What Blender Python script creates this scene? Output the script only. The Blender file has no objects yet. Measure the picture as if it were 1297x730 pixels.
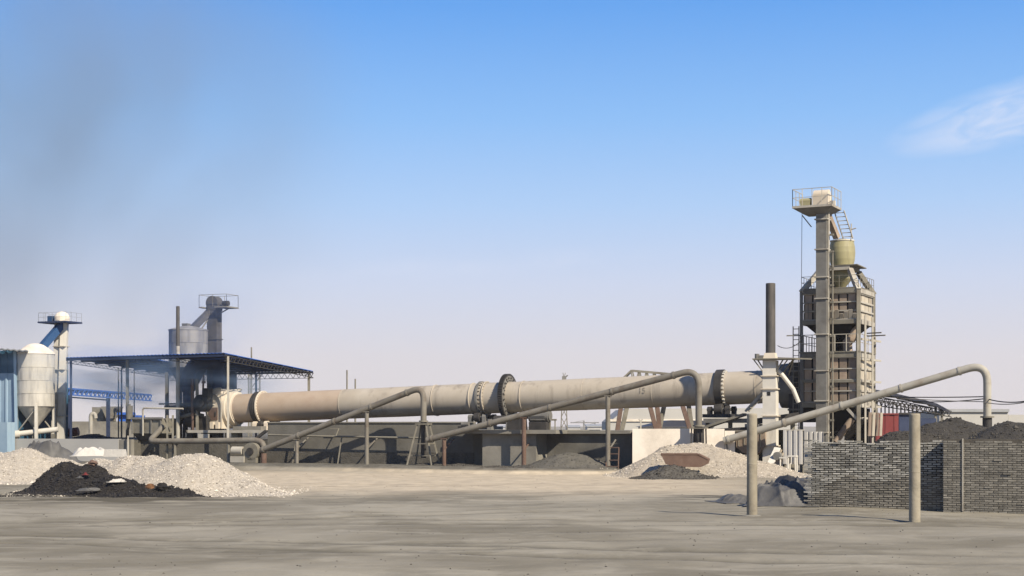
import bpy, math, random
import numpy as np
from mathutils import Vector, Matrix
random.seed(7)
rng = np.random.default_rng(11)
sc = bpy.context.scene
COL = sc.collection
R = math.radians

# ------------------------------------------------------------------ camera, sky, sun, exposure
F = 1900.0          # focal length in photo pixels (photo 1297 wide)
EYE = 2.4
HOR = 540.0
CX = 648.5
cam_d = bpy.data.cameras.new('camera')
cam = bpy.data.objects.new('camera', cam_d); COL.objects.link(cam)
cam_d.sensor_width = 36.0
cam_d.lens = 36.0 * F / 1297.0
cam_d.shift_y = (HOR - 365.0) / 1297.0
cam_d.clip_end = 20000
cam.location = (0, 0, EYE); cam.rotation_euler = (R(90), 0, 0)
sc.camera = cam

SUN_AZ = R(40)      # to the right of straight behind the camera
SUN_EL = R(38)
sd = Vector((math.sin(SUN_AZ) * math.cos(SUN_EL), -math.cos(SUN_AZ) * math.cos(SUN_EL), math.sin(SUN_EL)))
sun_d = bpy.data.lights.new('sun', 'SUN'); sun_d.energy = 5.0; sun_d.angle = R(0.53); sun_d.color = (1.0, 0.90, 0.755)
sun = bpy.data.objects.new('sun', sun_d); COL.objects.link(sun)
sun.rotation_euler = sd.to_track_quat('Z', 'Y').to_euler()
sun.location = (30, -30, 60)

w = bpy.data.worlds.new('World'); sc.world = w; w.use_nodes = True
nt = w.node_tree; nt.nodes.clear()
def wn(t, **k):
    n = nt.nodes.new(t)
    for a, b in k.items(): setattr(n, a, b)
    return n
def wl(a, b): nt.links.new(a, b)
out = wn('ShaderNodeOutputWorld'); bg = wn('ShaderNodeBackground'); wl(bg.outputs[0], out.inputs[0])
bg.inputs[1].default_value = 0.058
sky = wn('ShaderNodeTexSky', sky_type='NISHITA'); sky.sun_disc = False
sky.sun_elevation = SUN_EL
sky.sun_rotation = math.atan2(sd.x, sd.y)
sky.altitude = 0; sky.air_density = 1.0; sky.dust_density = 1.2; sky.ozone_density = 3.0
tc = wn('ShaderNodeTexCoord'); sep = wn('ShaderNodeSeparateXYZ'); wl(tc.outputs['Generated'], sep.inputs[0])
def wm(op, a, b=None, c=None, clamp=False):
    n = wn('ShaderNodeMath', operation=op); n.use_clamp = clamp
    for i, q in enumerate((a, b, c)):
        if q is None: continue
        if hasattr(q, 'is_output'): wl(q, n.inputs[i])
        else: n.inputs[i].default_value = q
    return n.outputs[0]
# haze layer near the horizon clearing to deep blue above, all round the compass
ramp = wn('ShaderNodeValToRGB'); wl(wm('MAXIMUM', sep.outputs['Z'], 0.0), ramp.inputs[0])
cr = ramp.color_ramp
SKYC = [(0.0, (8.234, 7.596, 7.596)), (0.045, (7.911, 7.518, 7.911)), (0.095, (6.694, 7.441, 9.336)), (0.145, (4.725, 6.84, 10.146)), (0.2, (2.915, 5.726, 10.239)), (0.27, (1.41, 4.156, 9.601)), (0.5, (0.736, 2.207, 6.094)), (1.0, (0.315, 0.946, 3.467))]  # stops above the view darkened to cut the sky's fill in shadows
while len(cr.elements) < len(SKYC): cr.elements.new(0.5)
for e, (p, c) in zip(cr.elements, SKYC): e.position = p; e.color = (*c, 1)
mx = wn('ShaderNodeMix', data_type='RGBA'); mx.inputs[0].default_value = 0.93
wl(sky.outputs[0], mx.inputs[6]); wl(ramp.outputs[0], mx.inputs[7])
# thin cirrus wisps
yy = wm('MAXIMUM', sep.outputs['Y'], 0.05)
u_ = wm('DIVIDE', sep.outputs['X'], yy); v_ = wm('DIVIDE', sep.outputs['Z'], yy)
def wisp(u0, v0, su, sv, tilt, scale, lo):
    du = wm('SUBTRACT', u_, u0); dv = wm('SUBTRACT', wm('SUBTRACT', v_, v0), wm('MULTIPLY', du, tilt))
    a = wm('DIVIDE', du, su); b = wm('DIVIDE', dv, sv)
    r2 = wm('ADD', wm('MULTIPLY', a, a), wm('MULTIPLY', b, b))
    mask = wm('SUBTRACT', 1.0, r2, clamp=True)
    comb = wn('ShaderNodeCombineXYZ'); wl(wm('MULTIPLY', du, scale), comb.inputs[0]); wl(wm('MULTIPLY', dv, scale * 3.0), comb.inputs[1]); comb.inputs[2].default_value = u0 * 7
    no = wn('ShaderNodeTexNoise'); no.inputs['Scale'].default_value = 1.0; no.inputs['Detail'].default_value = 5; no.inputs['Distortion'].default_value = 0.8
    wl(comb.outputs[0], no.inputs['Vector'])
    n2 = wm('SUBTRACT', no.outputs[0], lo, clamp=True)
    return wm('MULTIPLY', wm('MULTIPLY', n2, 2.2, clamp=True), mask)
wa = wisp(0.345, 0.212, 0.10, 0.024, 0.25, 30, 0.22)
wb = wisp(-0.03, 0.107, 0.16, 0.010, 0.07, 22, 0.38)
wsum = wm('ADD', wm('MULTIPLY', wa, 0.72), wm('MULTIPLY', wb, 0.22), clamp=True)
mc = wn('ShaderNodeMix', data_type='RGBA'); wl(wsum, mc.inputs[0]); wl(mx.outputs[2], mc.inputs[6]); mc.inputs[7].default_value = (8.6, 8.9, 10.2, 1)
wl(mc.outputs[2], bg.inputs[0])

sc.view_settings.view_transform = 'Standard'; sc.view_settings.look = 'None'
sc.view_settings.exposure = 0.7; sc.view_settings.gamma = 1.0
sc.cycles.max_bounces = 6; sc.cycles.diffuse_bounces = 3; sc.cycles.glossy_bounces = 2; sc.cycles.volume_bounces = 1
sc.cycles.use_denoising = True

# ------------------------------------------------------------------ coordinates
def at(p, y, Y):
    return Vector(((p - CX) * Y / F, Y, EYE + (HOR - y) * Y / F))
KA = math.atan2(-0.4, 1.0)                     # the kiln line and everything built along it
KU = Vector((math.cos(KA), math.sin(KA), 0)); KN = Vector((-math.sin(KA), math.cos(KA), 0))
KO = Vector((0, 84.5, 0))
def K(s, t, z): return KO + KU * s + KN * t + Vector((0, 0, z))
def Ks(p, t):
    r = (p - CX) / F
    return (r * (KO.y + KN.y * t) - KN.x * t) / (KU.x - KU.y * r)
def Kp(p, y, t):
    s = Ks(p, t); Y = KO.y + KU.y * s + KN.y * t
    return K(s, t, EYE + (HOR - y) * Y / F)
def Kz(p, y, t): return Kp(p, y, t).z

# ------------------------------------------------------------------ noise helper
def vnoise(x, y, seed=0):
    xi = np.floor(x).astype(np.int64); yi = np.floor(y).astype(np.int64)
    xf = x - xi; yf = y - yi
    def h(a, b):
        n = (a * 374761393 + b * 668265263 + seed * 1274126177) & 0x7fffffff
        n = ((n ^ (n >> 13)) * 1103515245) & 0x7fffffff
        n = (n ^ (n >> 16)) & 0xffff
        return n / 65535.0
    u = xf * xf * (3 - 2 * xf); v = yf * yf * (3 - 2 * yf)
    return (h(xi, yi) * (1 - u) + h(xi + 1, yi) * u) * (1 - v) + (h(xi, yi + 1) * (1 - u) + h(xi + 1, yi + 1) * u) * v - 0.5
def fbm(x, y, seed=0, o=4):
    r = 0; a = 1.0
    for i in range(o):
        r = r + a * vnoise(x * 2 ** i, y * 2 ** i, seed + i * 17); a *= 0.5
    return r
def sstep(a, b, x):
    t = np.clip((x - a) / (b - a), 0, 1); return t * t * (3 - 2 * t)

# ------------------------------------------------------------------ materials
MATS = {}
def material(name, c1, c2=None, scale=1.5, rough=0.8, metal=0.0, bump=0.15, bscale=30, dirt=None, dirt_amt=0.0, streak=False, dscale=0.7, detail=6, per_object=0.0, spec=0.3, dlo=0.5, bdist=0.02):
    kk = .80; c1 = tuple(v * kk for v in c1); c2 = tuple(v * kk for v in c2) if c2 else None; dirt = tuple(v * kk for v in dirt) if dirt else None
    m = bpy.data.materials.new(name); m.use_nodes = True; t = m.node_tree; N = t.nodes; L = t.links
    b = N['Principled BSDF']; b.inputs['Roughness'].default_value = rough; b.inputs['Metallic'].default_value = metal
    b.inputs['Specular IOR Level'].default_value = spec
    tcn = N.new('ShaderNodeTexCoord'); oi = N.new('ShaderNodeObjectInfo')
    add = N.new('ShaderNodeVectorMath'); add.operation = 'ADD'
    mulr = N.new('ShaderNodeVectorMath'); mulr.operation = 'SCALE'; mulr.inputs[0].default_value = (37, 19, 11)
    L.new(oi.outputs['Random'], mulr.inputs['Scale'])
    L.new(tcn.outputs['Object'], add.inputs[0]); L.new(mulr.outputs[0], add.inputs[1])
    no = N.new('ShaderNodeTexNoise'); no.inputs['Scale'].default_value = scale; no.inputs['Detail'].default_value = detail; no.inputs['Roughness'].default_value = 0.62
    L.new(add.outputs[0], no.inputs['Vector'])
    rp = N.new('ShaderNodeValToRGB'); rp.color_ramp.elements[0].position = 0.33; rp.color_ramp.elements[1].position = 0.67
    rp.color_ramp.elements[0].color = (*c1, 1); rp.color_ramp.elements[1].color = (*(c2 or c1), 1)
    L.new(no.outputs[0], rp.inputs[0]); colour = rp.outputs[0]
    if dirt:
        mp = N.new('ShaderNodeMapping'); L.new(add.outputs[0], mp.inputs[0])
        if streak: mp.inputs['Scale'].default_value = (3.2, 3.2, 0.35)
        dn = N.new('ShaderNodeTexNoise'); dn.inputs['Scale'].default_value = dscale; dn.inputs['Detail'].default_value = 7; dn.inputs['Roughness'].default_value = 0.65
        L.new(mp.outputs[0], dn.inputs['Vector'])
        dr = N.new('ShaderNodeMapRange'); dr.inputs[1].default_value = dlo; dr.inputs[2].default_value = dlo + 0.22; dr.inputs[3].default_value = 0; dr.inputs[4].default_value = dirt_amt
        L.new(dn.outputs[0], dr.inputs[0])
        mxn = N.new('ShaderNodeMix'); mxn.data_type = 'RGBA'; L.new(dr.outputs[0], mxn.inputs[0]); L.new(colour, mxn.inputs[6]); mxn.inputs[7].default_value = (*dirt, 1)
        colour = mxn.outputs[2]
    if per_object:
        geo = N.new('ShaderNodeNewGeometry')
        ad = N.new('ShaderNodeMath'); ad.operation = 'ADD'; L.new(oi.outputs['Random'], ad.inputs[0]); L.new(geo.outputs['Random Per Island'], ad.inputs[1])
        fr = N.new('ShaderNodeMath'); fr.operation = 'FRACT'; L.new(ad.outputs[0], fr.inputs[0])
        mr = N.new('ShaderNodeMapRange'); mr.inputs[3].default_value = 1 - per_object; mr.inputs[4].default_value = 1 + per_object; L.new(fr.outputs[0], mr.inputs[0])
        sm = N.new('ShaderNodeVectorMath'); sm.operation = 'SCALE'; L.new(colour, sm.inputs[0]); L.new(mr.outputs[0], sm.inputs['Scale'])
        colour = sm.outputs[0]
    L.new(colour, b.inputs['Base Color'])
    if bump:
        bn = N.new('ShaderNodeTexNoise'); bn.inputs['Scale'].default_value = bscale; bn.inputs['Detail'].default_value = 5
        L.new(add.outputs[0], bn.inputs['Vector'])
        bp = N.new('ShaderNodeBump'); bp.inputs['Strength'].default_value = bump; bp.inputs['Distance'].default_value = bdist
        L.new(bn.outputs[0], bp.inputs['Height']); L.new(bp.outputs[0], b.inputs['Normal'])
    MATS[name] = m
    return m
M = MATS
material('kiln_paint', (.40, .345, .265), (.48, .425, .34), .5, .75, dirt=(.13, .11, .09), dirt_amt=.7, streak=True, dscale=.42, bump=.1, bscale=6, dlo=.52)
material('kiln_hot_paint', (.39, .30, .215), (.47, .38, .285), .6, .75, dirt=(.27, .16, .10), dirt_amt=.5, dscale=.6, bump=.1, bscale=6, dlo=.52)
material('cream_paint', (.62, .53, .40), (.70, .62, .49), .9, .7, dirt=(.25, .18, .11), dirt_amt=.6, streak=True, dlo=.54)
material('pale_paint', (.60, .56, .47), (.68, .64, .55), .9, .7, dirt=(.22, .18, .13), dirt_amt=.55, streak=True, dlo=.55)
material('silo_paint', (.50, .465, .39), (.60, .565, .485), .7, .6, dirt=(.20, .19, .18), dirt_amt=.7, streak=True, dlo=.47)
material('olive_paint', (.31, .28, .15), (.38, .345, .19), .9, .55, dirt=(.14, .12, .07), dirt_amt=.6, streak=True, dlo=.5)
material('pipe_steel', (.165, .148, .118), (.225, .205, .165), 1.1, .7, dirt=(.095, .062, .04), dirt_amt=.75, dscale=1.3, dlo=.5)
material('pale_pipe_steel', (.36, .335, .275), (.43, .405, .335), 1.1, .7, dirt=(.20, .14, .09), dirt_amt=.7, dscale=1.3, dlo=.52)
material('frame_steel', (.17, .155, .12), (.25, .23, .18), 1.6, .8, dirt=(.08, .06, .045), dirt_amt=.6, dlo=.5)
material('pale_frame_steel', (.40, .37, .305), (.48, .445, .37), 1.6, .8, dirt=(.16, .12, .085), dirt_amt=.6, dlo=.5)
material('grey_steel', (.15, .145, .13), (.22, .21, .185), 1.6, .75, dirt=(.07, .055, .04), dirt_amt=.6, dlo=.5)
material('dark_steel', (.028, .026, .023), (.055, .05, .044), 2, .65, dirt=(.10, .085, .07), dirt_amt=.3, dlo=.56)
material('rust_steel', (.12, .075, .055), (.175, .115, .085), 2, .85, dirt=(.10, .05, .03), dirt_amt=.7, dlo=.48)
material('stack_steel', (.055, .052, .048), (.10, .092, .082), 1.2, .7, dirt=(.19, .16, .125), dirt_amt=.6, streak=True, dlo=.55)
material('panel_steel', (.25, .185, .135), (.42, .335, .25), 1.4, .8, dirt=(.07, .06, .05), dirt_amt=.8, dlo=.5, per_object=.42)
material('pale_panel_steel', (.44, .39, .30), (.54, .48, .38), 1.4, .8, dirt=(.20, .15, .10), dirt_amt=.7, dlo=.5, per_object=.12)
material('white_plaster', (.74, .655, .53), (.84, .76, .635), .6, .9, dirt=(.50, .43, .34), dirt_amt=.8, dscale=.5, bump=.3, bscale=12, dlo=.5)
material('grey_render', (.125, .117, .096), (.18, .168, .14), .5, .95, dirt=(.06, .056, .05), dirt_amt=.8, dscale=.35, bump=.35, bscale=10, dlo=.48)
material('concrete', (.21, .195, .16), (.285, .265, .22), .7, .95, dirt=(.12, .11, .09), dirt_amt=.75, dscale=.6, bump=.35, bscale=10, dlo=.47)
material('pole_concrete', (.27, .235, .17), (.36, .32, .24), 1.6, .9, dirt=(.13, .11, .08), dirt_amt=.7, dscale=1.4, bump=.4, bscale=14, dlo=.5)
material('blue_sheet', (.025, .10, .40), (.035, .13, .48), .6, .55, dirt=(.02, .03, .07), dirt_amt=.6, dlo=.5, bump=0)
material('dark_blue_steel', (.02, .032, .07), (.035, .05, .10), 1, .6, bump=0)
material('pale_blue_sheet', (.26, .37, .46), (.33, .44, .52), .5, .6, dirt=(.18, .27, .36), dirt_amt=.6, streak=True, bump=0)
material('teal_sheet', (.02, .075, .13), (.03, .10, .16), .5, .6, bump=0)
material('grey_roof_sheet', (.30, .31, .31), (.36, .36, .35), .7, .6, bump=0)
material('dark_roof_sheet', (.03, .033, .05), (.045, .05, .07), .7, .6, bump=0)
material('red_paint', (.16, .024, .024), (.21, .038, .034), .9, .65, dirt=(.16, .05, .04), dirt_amt=.6, bump=0)
material('building_render', (.42, .405, .365), (.49, .47, .42), .2, .9, bump=0)
material('container_white', (.47, .45, .41), (.56, .535, .49), .8, .7, dirt=(.20, .26, .42), dirt_amt=.75, dscale=.9, dlo=.6)
material('soot_and_shade', (.012, .011, .010), (.022, .020, .018), 2, .85, bump=.2)  # near black: sooty hoppers, with the deep shade of the tower's openings painted in
material('mid_silo_paint', (.27, .25, .22), (.36, .34, .30), .7, .6, dirt=(.10, .10, .11), dirt_amt=.8, streak=True, dlo=.44)
material('navy_sheet', (.02, .06, .14), (.03, .085, .19), .6, .55, bump=0)
material('faded_paint', (.20, .175, .14), (.33, .29, .23), 9, .9, bump=0)
material('wood', (.34, .28, .20), (.45, .38, .28), 2.5, .9)
material('tarp_dark', (.035, .035, .037), (.06, .06, .062), 1.2, .55, bump=.3, bscale=7)
material('tarp_grey', (.075, .073, .068), (.135, .13, .12), 1.2, .6, dirt=(.07, .067, .062), dirt_amt=.7, bump=.4, bscale=7, bdist=.05)
material('tarp_white', (.46, .44, .39), (.58, .55, .49), 1.4, .7, dirt=(.30, .28, .25), dirt_amt=.7, bump=.4, bscale=7, bdist=.05)
material('white_gravel', (.34, .30, .24), (.47, .42, .345), 6, .95, dirt=(.34, .305, .255), dirt_amt=.8, dscale=1.0, bump=.7, bscale=16, detail=10, bdist=.05)
material('white_stone', (.41, .365, .295), (.54, .485, .40), 3, .95, per_object=.55, bump=0)
material('tan_gravel', (.34, .29, .22), (.47, .41, .32), 6, .95, dirt=(.30, .26, .20), dirt_amt=.8, dscale=.8, bump=.7, bscale=16, detail=10, bdist=.05)
material('tan_stone', (.40, .35, .27), (.52, .46, .37), 3, .95, per_object=.5, bump=0)
material('coal', (.012, .010, .008), (.026, .022, .017), 5, .85, dirt=(.012, .011, .010), dirt_amt=.8, bump=.9, bscale=12, detail=10, bdist=.06)
material('coal_dust', (.034, .030, .024), (.062, .056, .045), 5, .95, dirt=(.035, .033, .03), dirt_amt=.8, bump=.8, bscale=12, detail=10, bdist=.06)
material('coal_lump', (.013, .011, .009), (.026, .023, .019), 3, .7, per_object=.5, bump=0)
material('dust_lump', (.042, .037, .03), (.078, .07, .056), 3, .95, per_object=.5, bump=0)
material('grey_dust', (.095, .088, .07), (.135, .124, .10), 2.5, .98, dirt=(.09, .085, .072), dirt_amt=.7, bump=.6, bscale=12, bdist=.05)
material('dark_dust', (.075, .068, .055), (.12, .11, .09), 2.5, .98, bump=.7, bscale=14, bdist=.05)
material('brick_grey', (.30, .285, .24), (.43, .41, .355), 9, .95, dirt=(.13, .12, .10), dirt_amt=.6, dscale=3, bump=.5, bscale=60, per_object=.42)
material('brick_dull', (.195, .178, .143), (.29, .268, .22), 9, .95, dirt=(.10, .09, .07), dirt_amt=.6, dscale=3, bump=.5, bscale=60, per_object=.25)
material('joint_black', (.012, .012, .011), (.03, .028, .025), 4, 1.0, bump=.4)
material('joint_mortar', (.085, .075, .06), (.13, .115, .09), 4, 1.0, bump=.5, bscale=20)
material('char_orange', (.20, .095, .04), (.06, .035, .02), 5, .9)
material('rubber', (.012, .012, .012), (.022, .022, .021), 3, .7)

# ------------------------------------------------------------------ mesh builder
def perp(d):
    d = d.normalized()
    a = Vector((0, 0, 1)) if abs(d.z) < 0.95 else Vector((1, 0, 0))
    x = a.cross(d).normalized(); y = d.cross(x).normalized()
    return x, y
class MB:
    def __init__(self): self.v = []; self.f = []; self.s = []
    def add(self, vs, fs, smooth=False):
        b = len(self.v); self.v += [tuple(q) for q in vs]
        for f in fs: self.f.append(tuple(i + b for i in f)); self.s.append(smooth)
        return self
    def hexa(self, P):
        return self.add(P, [(0, 3, 2, 1), (4, 5, 6, 7), (0, 1, 5, 4), (1, 2, 6, 5), (2, 3, 7, 6), (3, 0, 4, 7)])
    def box(self, c, size, rz=0.0, top=None):
        """box centred at c; top = scale of the upper face"""
        c = Vector(c); hx, hy, hz = size[0] / 2, size[1] / 2, size[2] / 2
        ca, sa = math.cos(rz), math.sin(rz); P = []
        for z, k in ((-hz, 1.0), (hz, top or 1.0)):
            for x, y in ((-hx, -hy), (hx, -hy), (hx, hy), (-hx, hy)):
                x2, y2 = x * k, y * k
                P.append(c + Vector((x2 * ca - y2 * sa, x2 * sa + y2 * ca, z)))
        return self.hexa(P)
    def beam(self, p0, p1, w, h=None):
        p0 = Vector(p0); p1 = Vector(p1); h = h or w
        d = p1 - p0
        x, y = perp(d); x = x * (w / 2); y = y * (h / 2)
        P = [p0 - x - y, p0 + x - y, p0 + x + y, p0 - x + y, p1 - x - y, p1 + x - y, p1 + x + y, p1 - x + y]
        return self.hexa(P)
    def cyl(self, p0, p1, r0, r1=None, n=16, caps=True):
        p0 = Vector(p0); p1 = Vector(p1); r1 = r0 if r1 is None else r1
        x, y = perp(p1 - p0); vs = []
        for p, r in ((p0, r0), (p1, r1)):
            for i in range(n):
                a = 2 * math.pi * i / n; vs.append(p + x * (r * math.cos(a)) + y * (r * math.sin(a)))
        self.add(vs, [(i, (i + 1) % n, n + (i + 1) % n, n + i) for i in range(n)], True)
        if caps:
            self.add(vs[:n], [tuple(reversed(range(n)))]); self.add(vs[n:], [tuple(range(n))])
        return self
    def lathe(self, base, axis, prof, n=32, wob=0.0):
        base = Vector(base); axis = Vector(axis).normalized(); x, y = perp(axis); vs = []
        for a, r in prof:
            for i in range(n):
                q = 2 * math.pi * i / n
                rr = r * (1 + wob * (fbm(np.array(a * .7), np.array(q * 1.5), 5, 2))) if wob else r
                vs.append(base + axis * a + x * (rr * math.cos(q)) + y * (rr * math.sin(q)))
        k = len(prof); m = []
        for j in range(k - 1):
            sm = abs(prof[j + 1][0] - prof[j][0]) > 0.6 * abs(prof[j + 1][1] - prof[j][1])
            b = len(self.v)
            # own verts per band so that profile corners stay crisp
            self.add(vs[j * n:(j + 2) * n], [(i, (i + 1) % n, n + (i + 1) % n, n + i) for i in range(n)], True)
        if prof[0][1] > 1e-4: self.add(vs[:n], [tuple(reversed(range(n)))])
        if prof[-1][1] > 1e-4: self.add(vs[-n:], [tuple(range(n))])
        return self
    def tube(self, pts, r, n=14, caps=True):
        pts = [Vector(p) for p in pts]; vs = []; x = None
        for i, p in enumerate(pts):
            d = (pts[min(i + 1, len(pts) - 1)] - pts[max(i - 1, 0)]).normalized()
            if x is None: x, y = perp(d)
            x = (x - d * x.dot(d)).normalized(); y = d.cross(x)
            for k in range(n):
                a = 2 * math.pi * k / n; vs.append(p + x * (r * math.cos(a)) + y * (r * math.sin(a)))
        fs = []
        for i in range(len(pts) - 1):
            for k in range(n): fs.append((i * n + k, i * n + (k + 1) % n, (i + 1) * n + (k + 1) % n, (i + 1) * n + k))
        self.add(vs, fs, True)
        if caps: self.add(vs[:n], [tuple(reversed(range(n)))]); self.add(vs[-n:], [tuple(range(n))])
        return self
    def prism(self, poly, ext, smooth=False):
        """poly: world points of one face; ext: extrusion vector"""
        poly = [Vector(p) for p in poly]; n = len(poly); q = [p + Vector(ext) for p in poly]
        self.add(poly, [tuple(reversed(range(n)))]); self.add(q, [tuple(range(n))])
        self.add(poly + q, [(i, (i + 1) % n, n + (i + 1) % n, n + i) for i in range(n)], smooth)
        return self
    def sheet(self, a, b, c, d, th=0.05, corr=0.0, pitch=0.3):
        """quad a-b-c-d (a->b runs across the corrugation) with thickness and ribs along a->d"""
        a, b, c, d = map(Vector, (a, b, c, d)); nrm = (b - a).cross(d - a).normalized()
        if corr <= 0:
            o = nrm * (th / 2); return self.hexa([a - o, b - o, c - o, d - o, a + o, b + o, c + o, d + o])
        n = max(2, int((b - a).length / pitch * 2)); vs = []
        for i in range(n + 1):
            k = i / n; o = nrm * (corr if i % 2 else -corr)
            p = a.lerp(b, k) + o; q = d.lerp(c, k) + o; h = nrm * (th / 2)
            vs += [p - h, q - h, q + h, p + h]
        fs = []
        for i in range(n):
            j = i * 4; e = j + 4
            fs += [(j, j + 1, e + 1, e), (j + 3, e + 3, e + 2, j + 2), (j, e, e + 3, j + 3), (j + 1, j + 2, e + 2, e + 1)]
        fs += [(0, 3, 2, 1), (n * 4, n * 4 + 1, n * 4 + 2, n * 4 + 3)]
        return self.add(vs, fs)
    def truss(self, p0, p1, h, n, w=0.06, up=Vector((0, 0, 1))):
        p0 = Vector(p0); p1 = Vector(p1); o = up * h
        self.beam(p0, p1, w); self.beam(p0 - o, p1 - o, w)
        for i in range(n):
            a = p0.lerp(p1, i / n); b = p0.lerp(p1, (i + 1) / n); m = p0.lerp(p1, (i + .5) / n) - o
            self.beam(a, m, w * .7); self.beam(m, b, w * .7)
        return self
    def mesh(self, name):
        me = bpy.data.meshes.new(name); me.from_pydata(self.v, [], self.f)
        me.polygons.foreach_set('use_smooth', self.s); me.update(); return me
    def build(self, name, mat, parent=None, **props):
        me = self.mesh(name); o = bpy.data.objects.new(name, me)
        if parent is not None:
            top = parent
            while top.parent: top = top.parent
            me.transform(rootmat(top).inverted()); o.parent = parent
        else:
            pass
        me.materials.append(M[mat]); COL.objects.link(o)
        for k, q in props.items(): o[k] = q
        return o
def rootmat(o): return Matrix.Translation(o.location) @ o.rotation_euler.to_matrix().to_4x4()
def thing(name, label, cat, loc, rz=0.0, group=None):
    o = bpy.data.objects.new(name, None); COL.objects.link(o); o.empty_display_size = .3
    o.location = loc; o.rotation_euler = (0, 0, rz); o['label'] = label; o['category'] = cat
    if group: o['group'] = group
    return o
def solo(mb, name, mat, label, cat, loc, rz=0.0, group=None):
    """a thing that is one mesh"""
    loc = Vector(loc); me = mb.mesh(name)
    mtx = Matrix.Translation(loc) @ Matrix.Rotation(rz, 4, 'Z'); me.transform(mtx.inverted())
    me.materials.append(M[mat]); o = bpy.data.objects.new(name, me); o.location = loc; o.rotation_euler = (0, 0, rz)
    COL.objects.link(o); o['label'] = label; o['category'] = cat
    if group: o['group'] = group
    return o
def struct(mb, name, mat, kind='structure'):
    o = mb.build(name, mat); o['kind'] = kind; return o
def piece(me, name, parent, wloc, rz=0.0, mat=None):
    """a small part with shared mesh data, placed in world coordinates"""
    o = bpy.data.objects.new(name, me); top = parent
    while top.parent: top = top.parent
    o.parent = parent
    loc = rootmat(top).inverted() @ Vector(wloc); o.location = loc; o.rotation_euler = (0, 0, rz - top.rotation_euler.z)
    COL.objects.link(o); return o
def arc(p0, pm, p1, n=8):
    p0, pm, p1 = map(Vector, (p0, pm, p1))
    return [p0 * (1 - t) ** 2 + pm * 2 * t * (1 - t) + p1 * t * t for t in [i / n for i in range(n + 1)]]
def railing(mb, pts, h=1.0, step=0.8, w=0.04, mid=True):
    for a, b in zip(pts[:-1], pts[1:]):
        a = Vector(a); b = Vector(b); up = Vector((0, 0, h)); n = max(1, int((b - a).length / step))
        mb.beam(a + up, b + up, w)
        if mid: mb.beam(a + up * .5, b + up * .5, w * .8)
        for i in range(n + 1):
            q = a.lerp(b, i / n); mb.beam(q, q + up, w)
    return mb

# ------------------------------------------------------------------ ground
def yard_step(x, y):
    e = np.where(x < 0, 74.4 - .60 * np.maximum(x, -16), 74.4 - .1 * x) + .35 * fbm(x * .5, y * .5, 3, 2)
    return .29 * sstep(0, .8, y - e) * (1 - sstep(4.0, 7.5, x))
TRACKS = ((33.5, .05, .9, .4), (36.2, .02, .7, 1.9), (46.5, -.03, 1.1, 3.1), (60.5, -.05, .8, .7), (30, .09, .8, 5.1), (40.5, .34, 1.2, 1.0), (45, -.42, 1.0, 2.2), (52, .16, 1.4, .2), (28.5, -.22, .6, 3.9))
def tracks(x, y):
    m = np.zeros(np.broadcast(x, y).shape)
    for k, (y0, sl, am, ph) in enumerate(TRACKS):
        wob = .25 * fbm(x * .4 + k * 7, y * .1, 60 + k, 2)
        for off in (0, 1.75 * math.sqrt(1 + sl * sl)):
            d = (y - (y0 + off + sl * x + am * np.sin(x * .16 + ph) + wob)) / math.sqrt(1 + sl * sl)
            m = np.maximum(m, np.exp(-(d / .26) ** 2) * np.clip(.55 + 1.6 * fbm(x * .11 + k * 3, y * .05, 80 + k, 2), 0, 1))
    return m
def gz(x, y):
    x = np.asarray(x, float); y = np.asarray(y, float)
    near = np.exp(-(np.maximum(y - 60, 0) / 60) ** 2)
    h = .055 * fbm(x * .22, y * .16, 1, 3) * near + .032 * fbm(x * .9, y * .7, 9, 3) * near + .012 * fbm(x * .6 + y * .2, y * 1.3, 14, 2) * near
    # shallow wheel ruts winding across the yard
    h = h - .045 * tracks(x, y)
    return h + yard_step(x, y)
xs = np.unique(np.concatenate([np.linspace(-4000, -60, 14), np.linspace(-60, -24, 40), np.linspace(-24, 24, 360), np.linspace(24, 60, 40), np.linspace(60, 4000, 14)]))
ys = np.unique(np.concatenate([np.linspace(-200, 10, 12), np.linspace(10, 22, 16), np.linspace(22, 86, 520), np.linspace(86, 140, 40), np.linspace(140, 9000, 24)]))
GX, GY = np.meshgrid(xs, ys); GZ = gz(GX, GY)
nx, ny = len(xs), len(ys)
gm = bpy.data.meshes.new('ground')
idx = np.arange(nx * ny).reshape(ny, nx)
faces = np.stack([idx[:-1, :-1], idx[:-1, 1:], idx[1:, 1:], idx[1:, :-1]], -1).reshape(-1, 4)
gm.from_pydata(np.stack([GX.ravel(), GY.ravel(), GZ.ravel()], -1).tolist(), [], faces.tolist())
at_ = gm.attributes.new('track', 'FLOAT', 'POINT'); at_.data.foreach_set('value', tracks(GX, GY).ravel().astype(np.float32))
gm.polygons.foreach_set('use_smooth', [True] * len(gm.polygons)); gm.update()
ground = bpy.data.objects.new('ground', gm); COL.objects.link(ground); ground['kind'] = 'structure'
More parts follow.
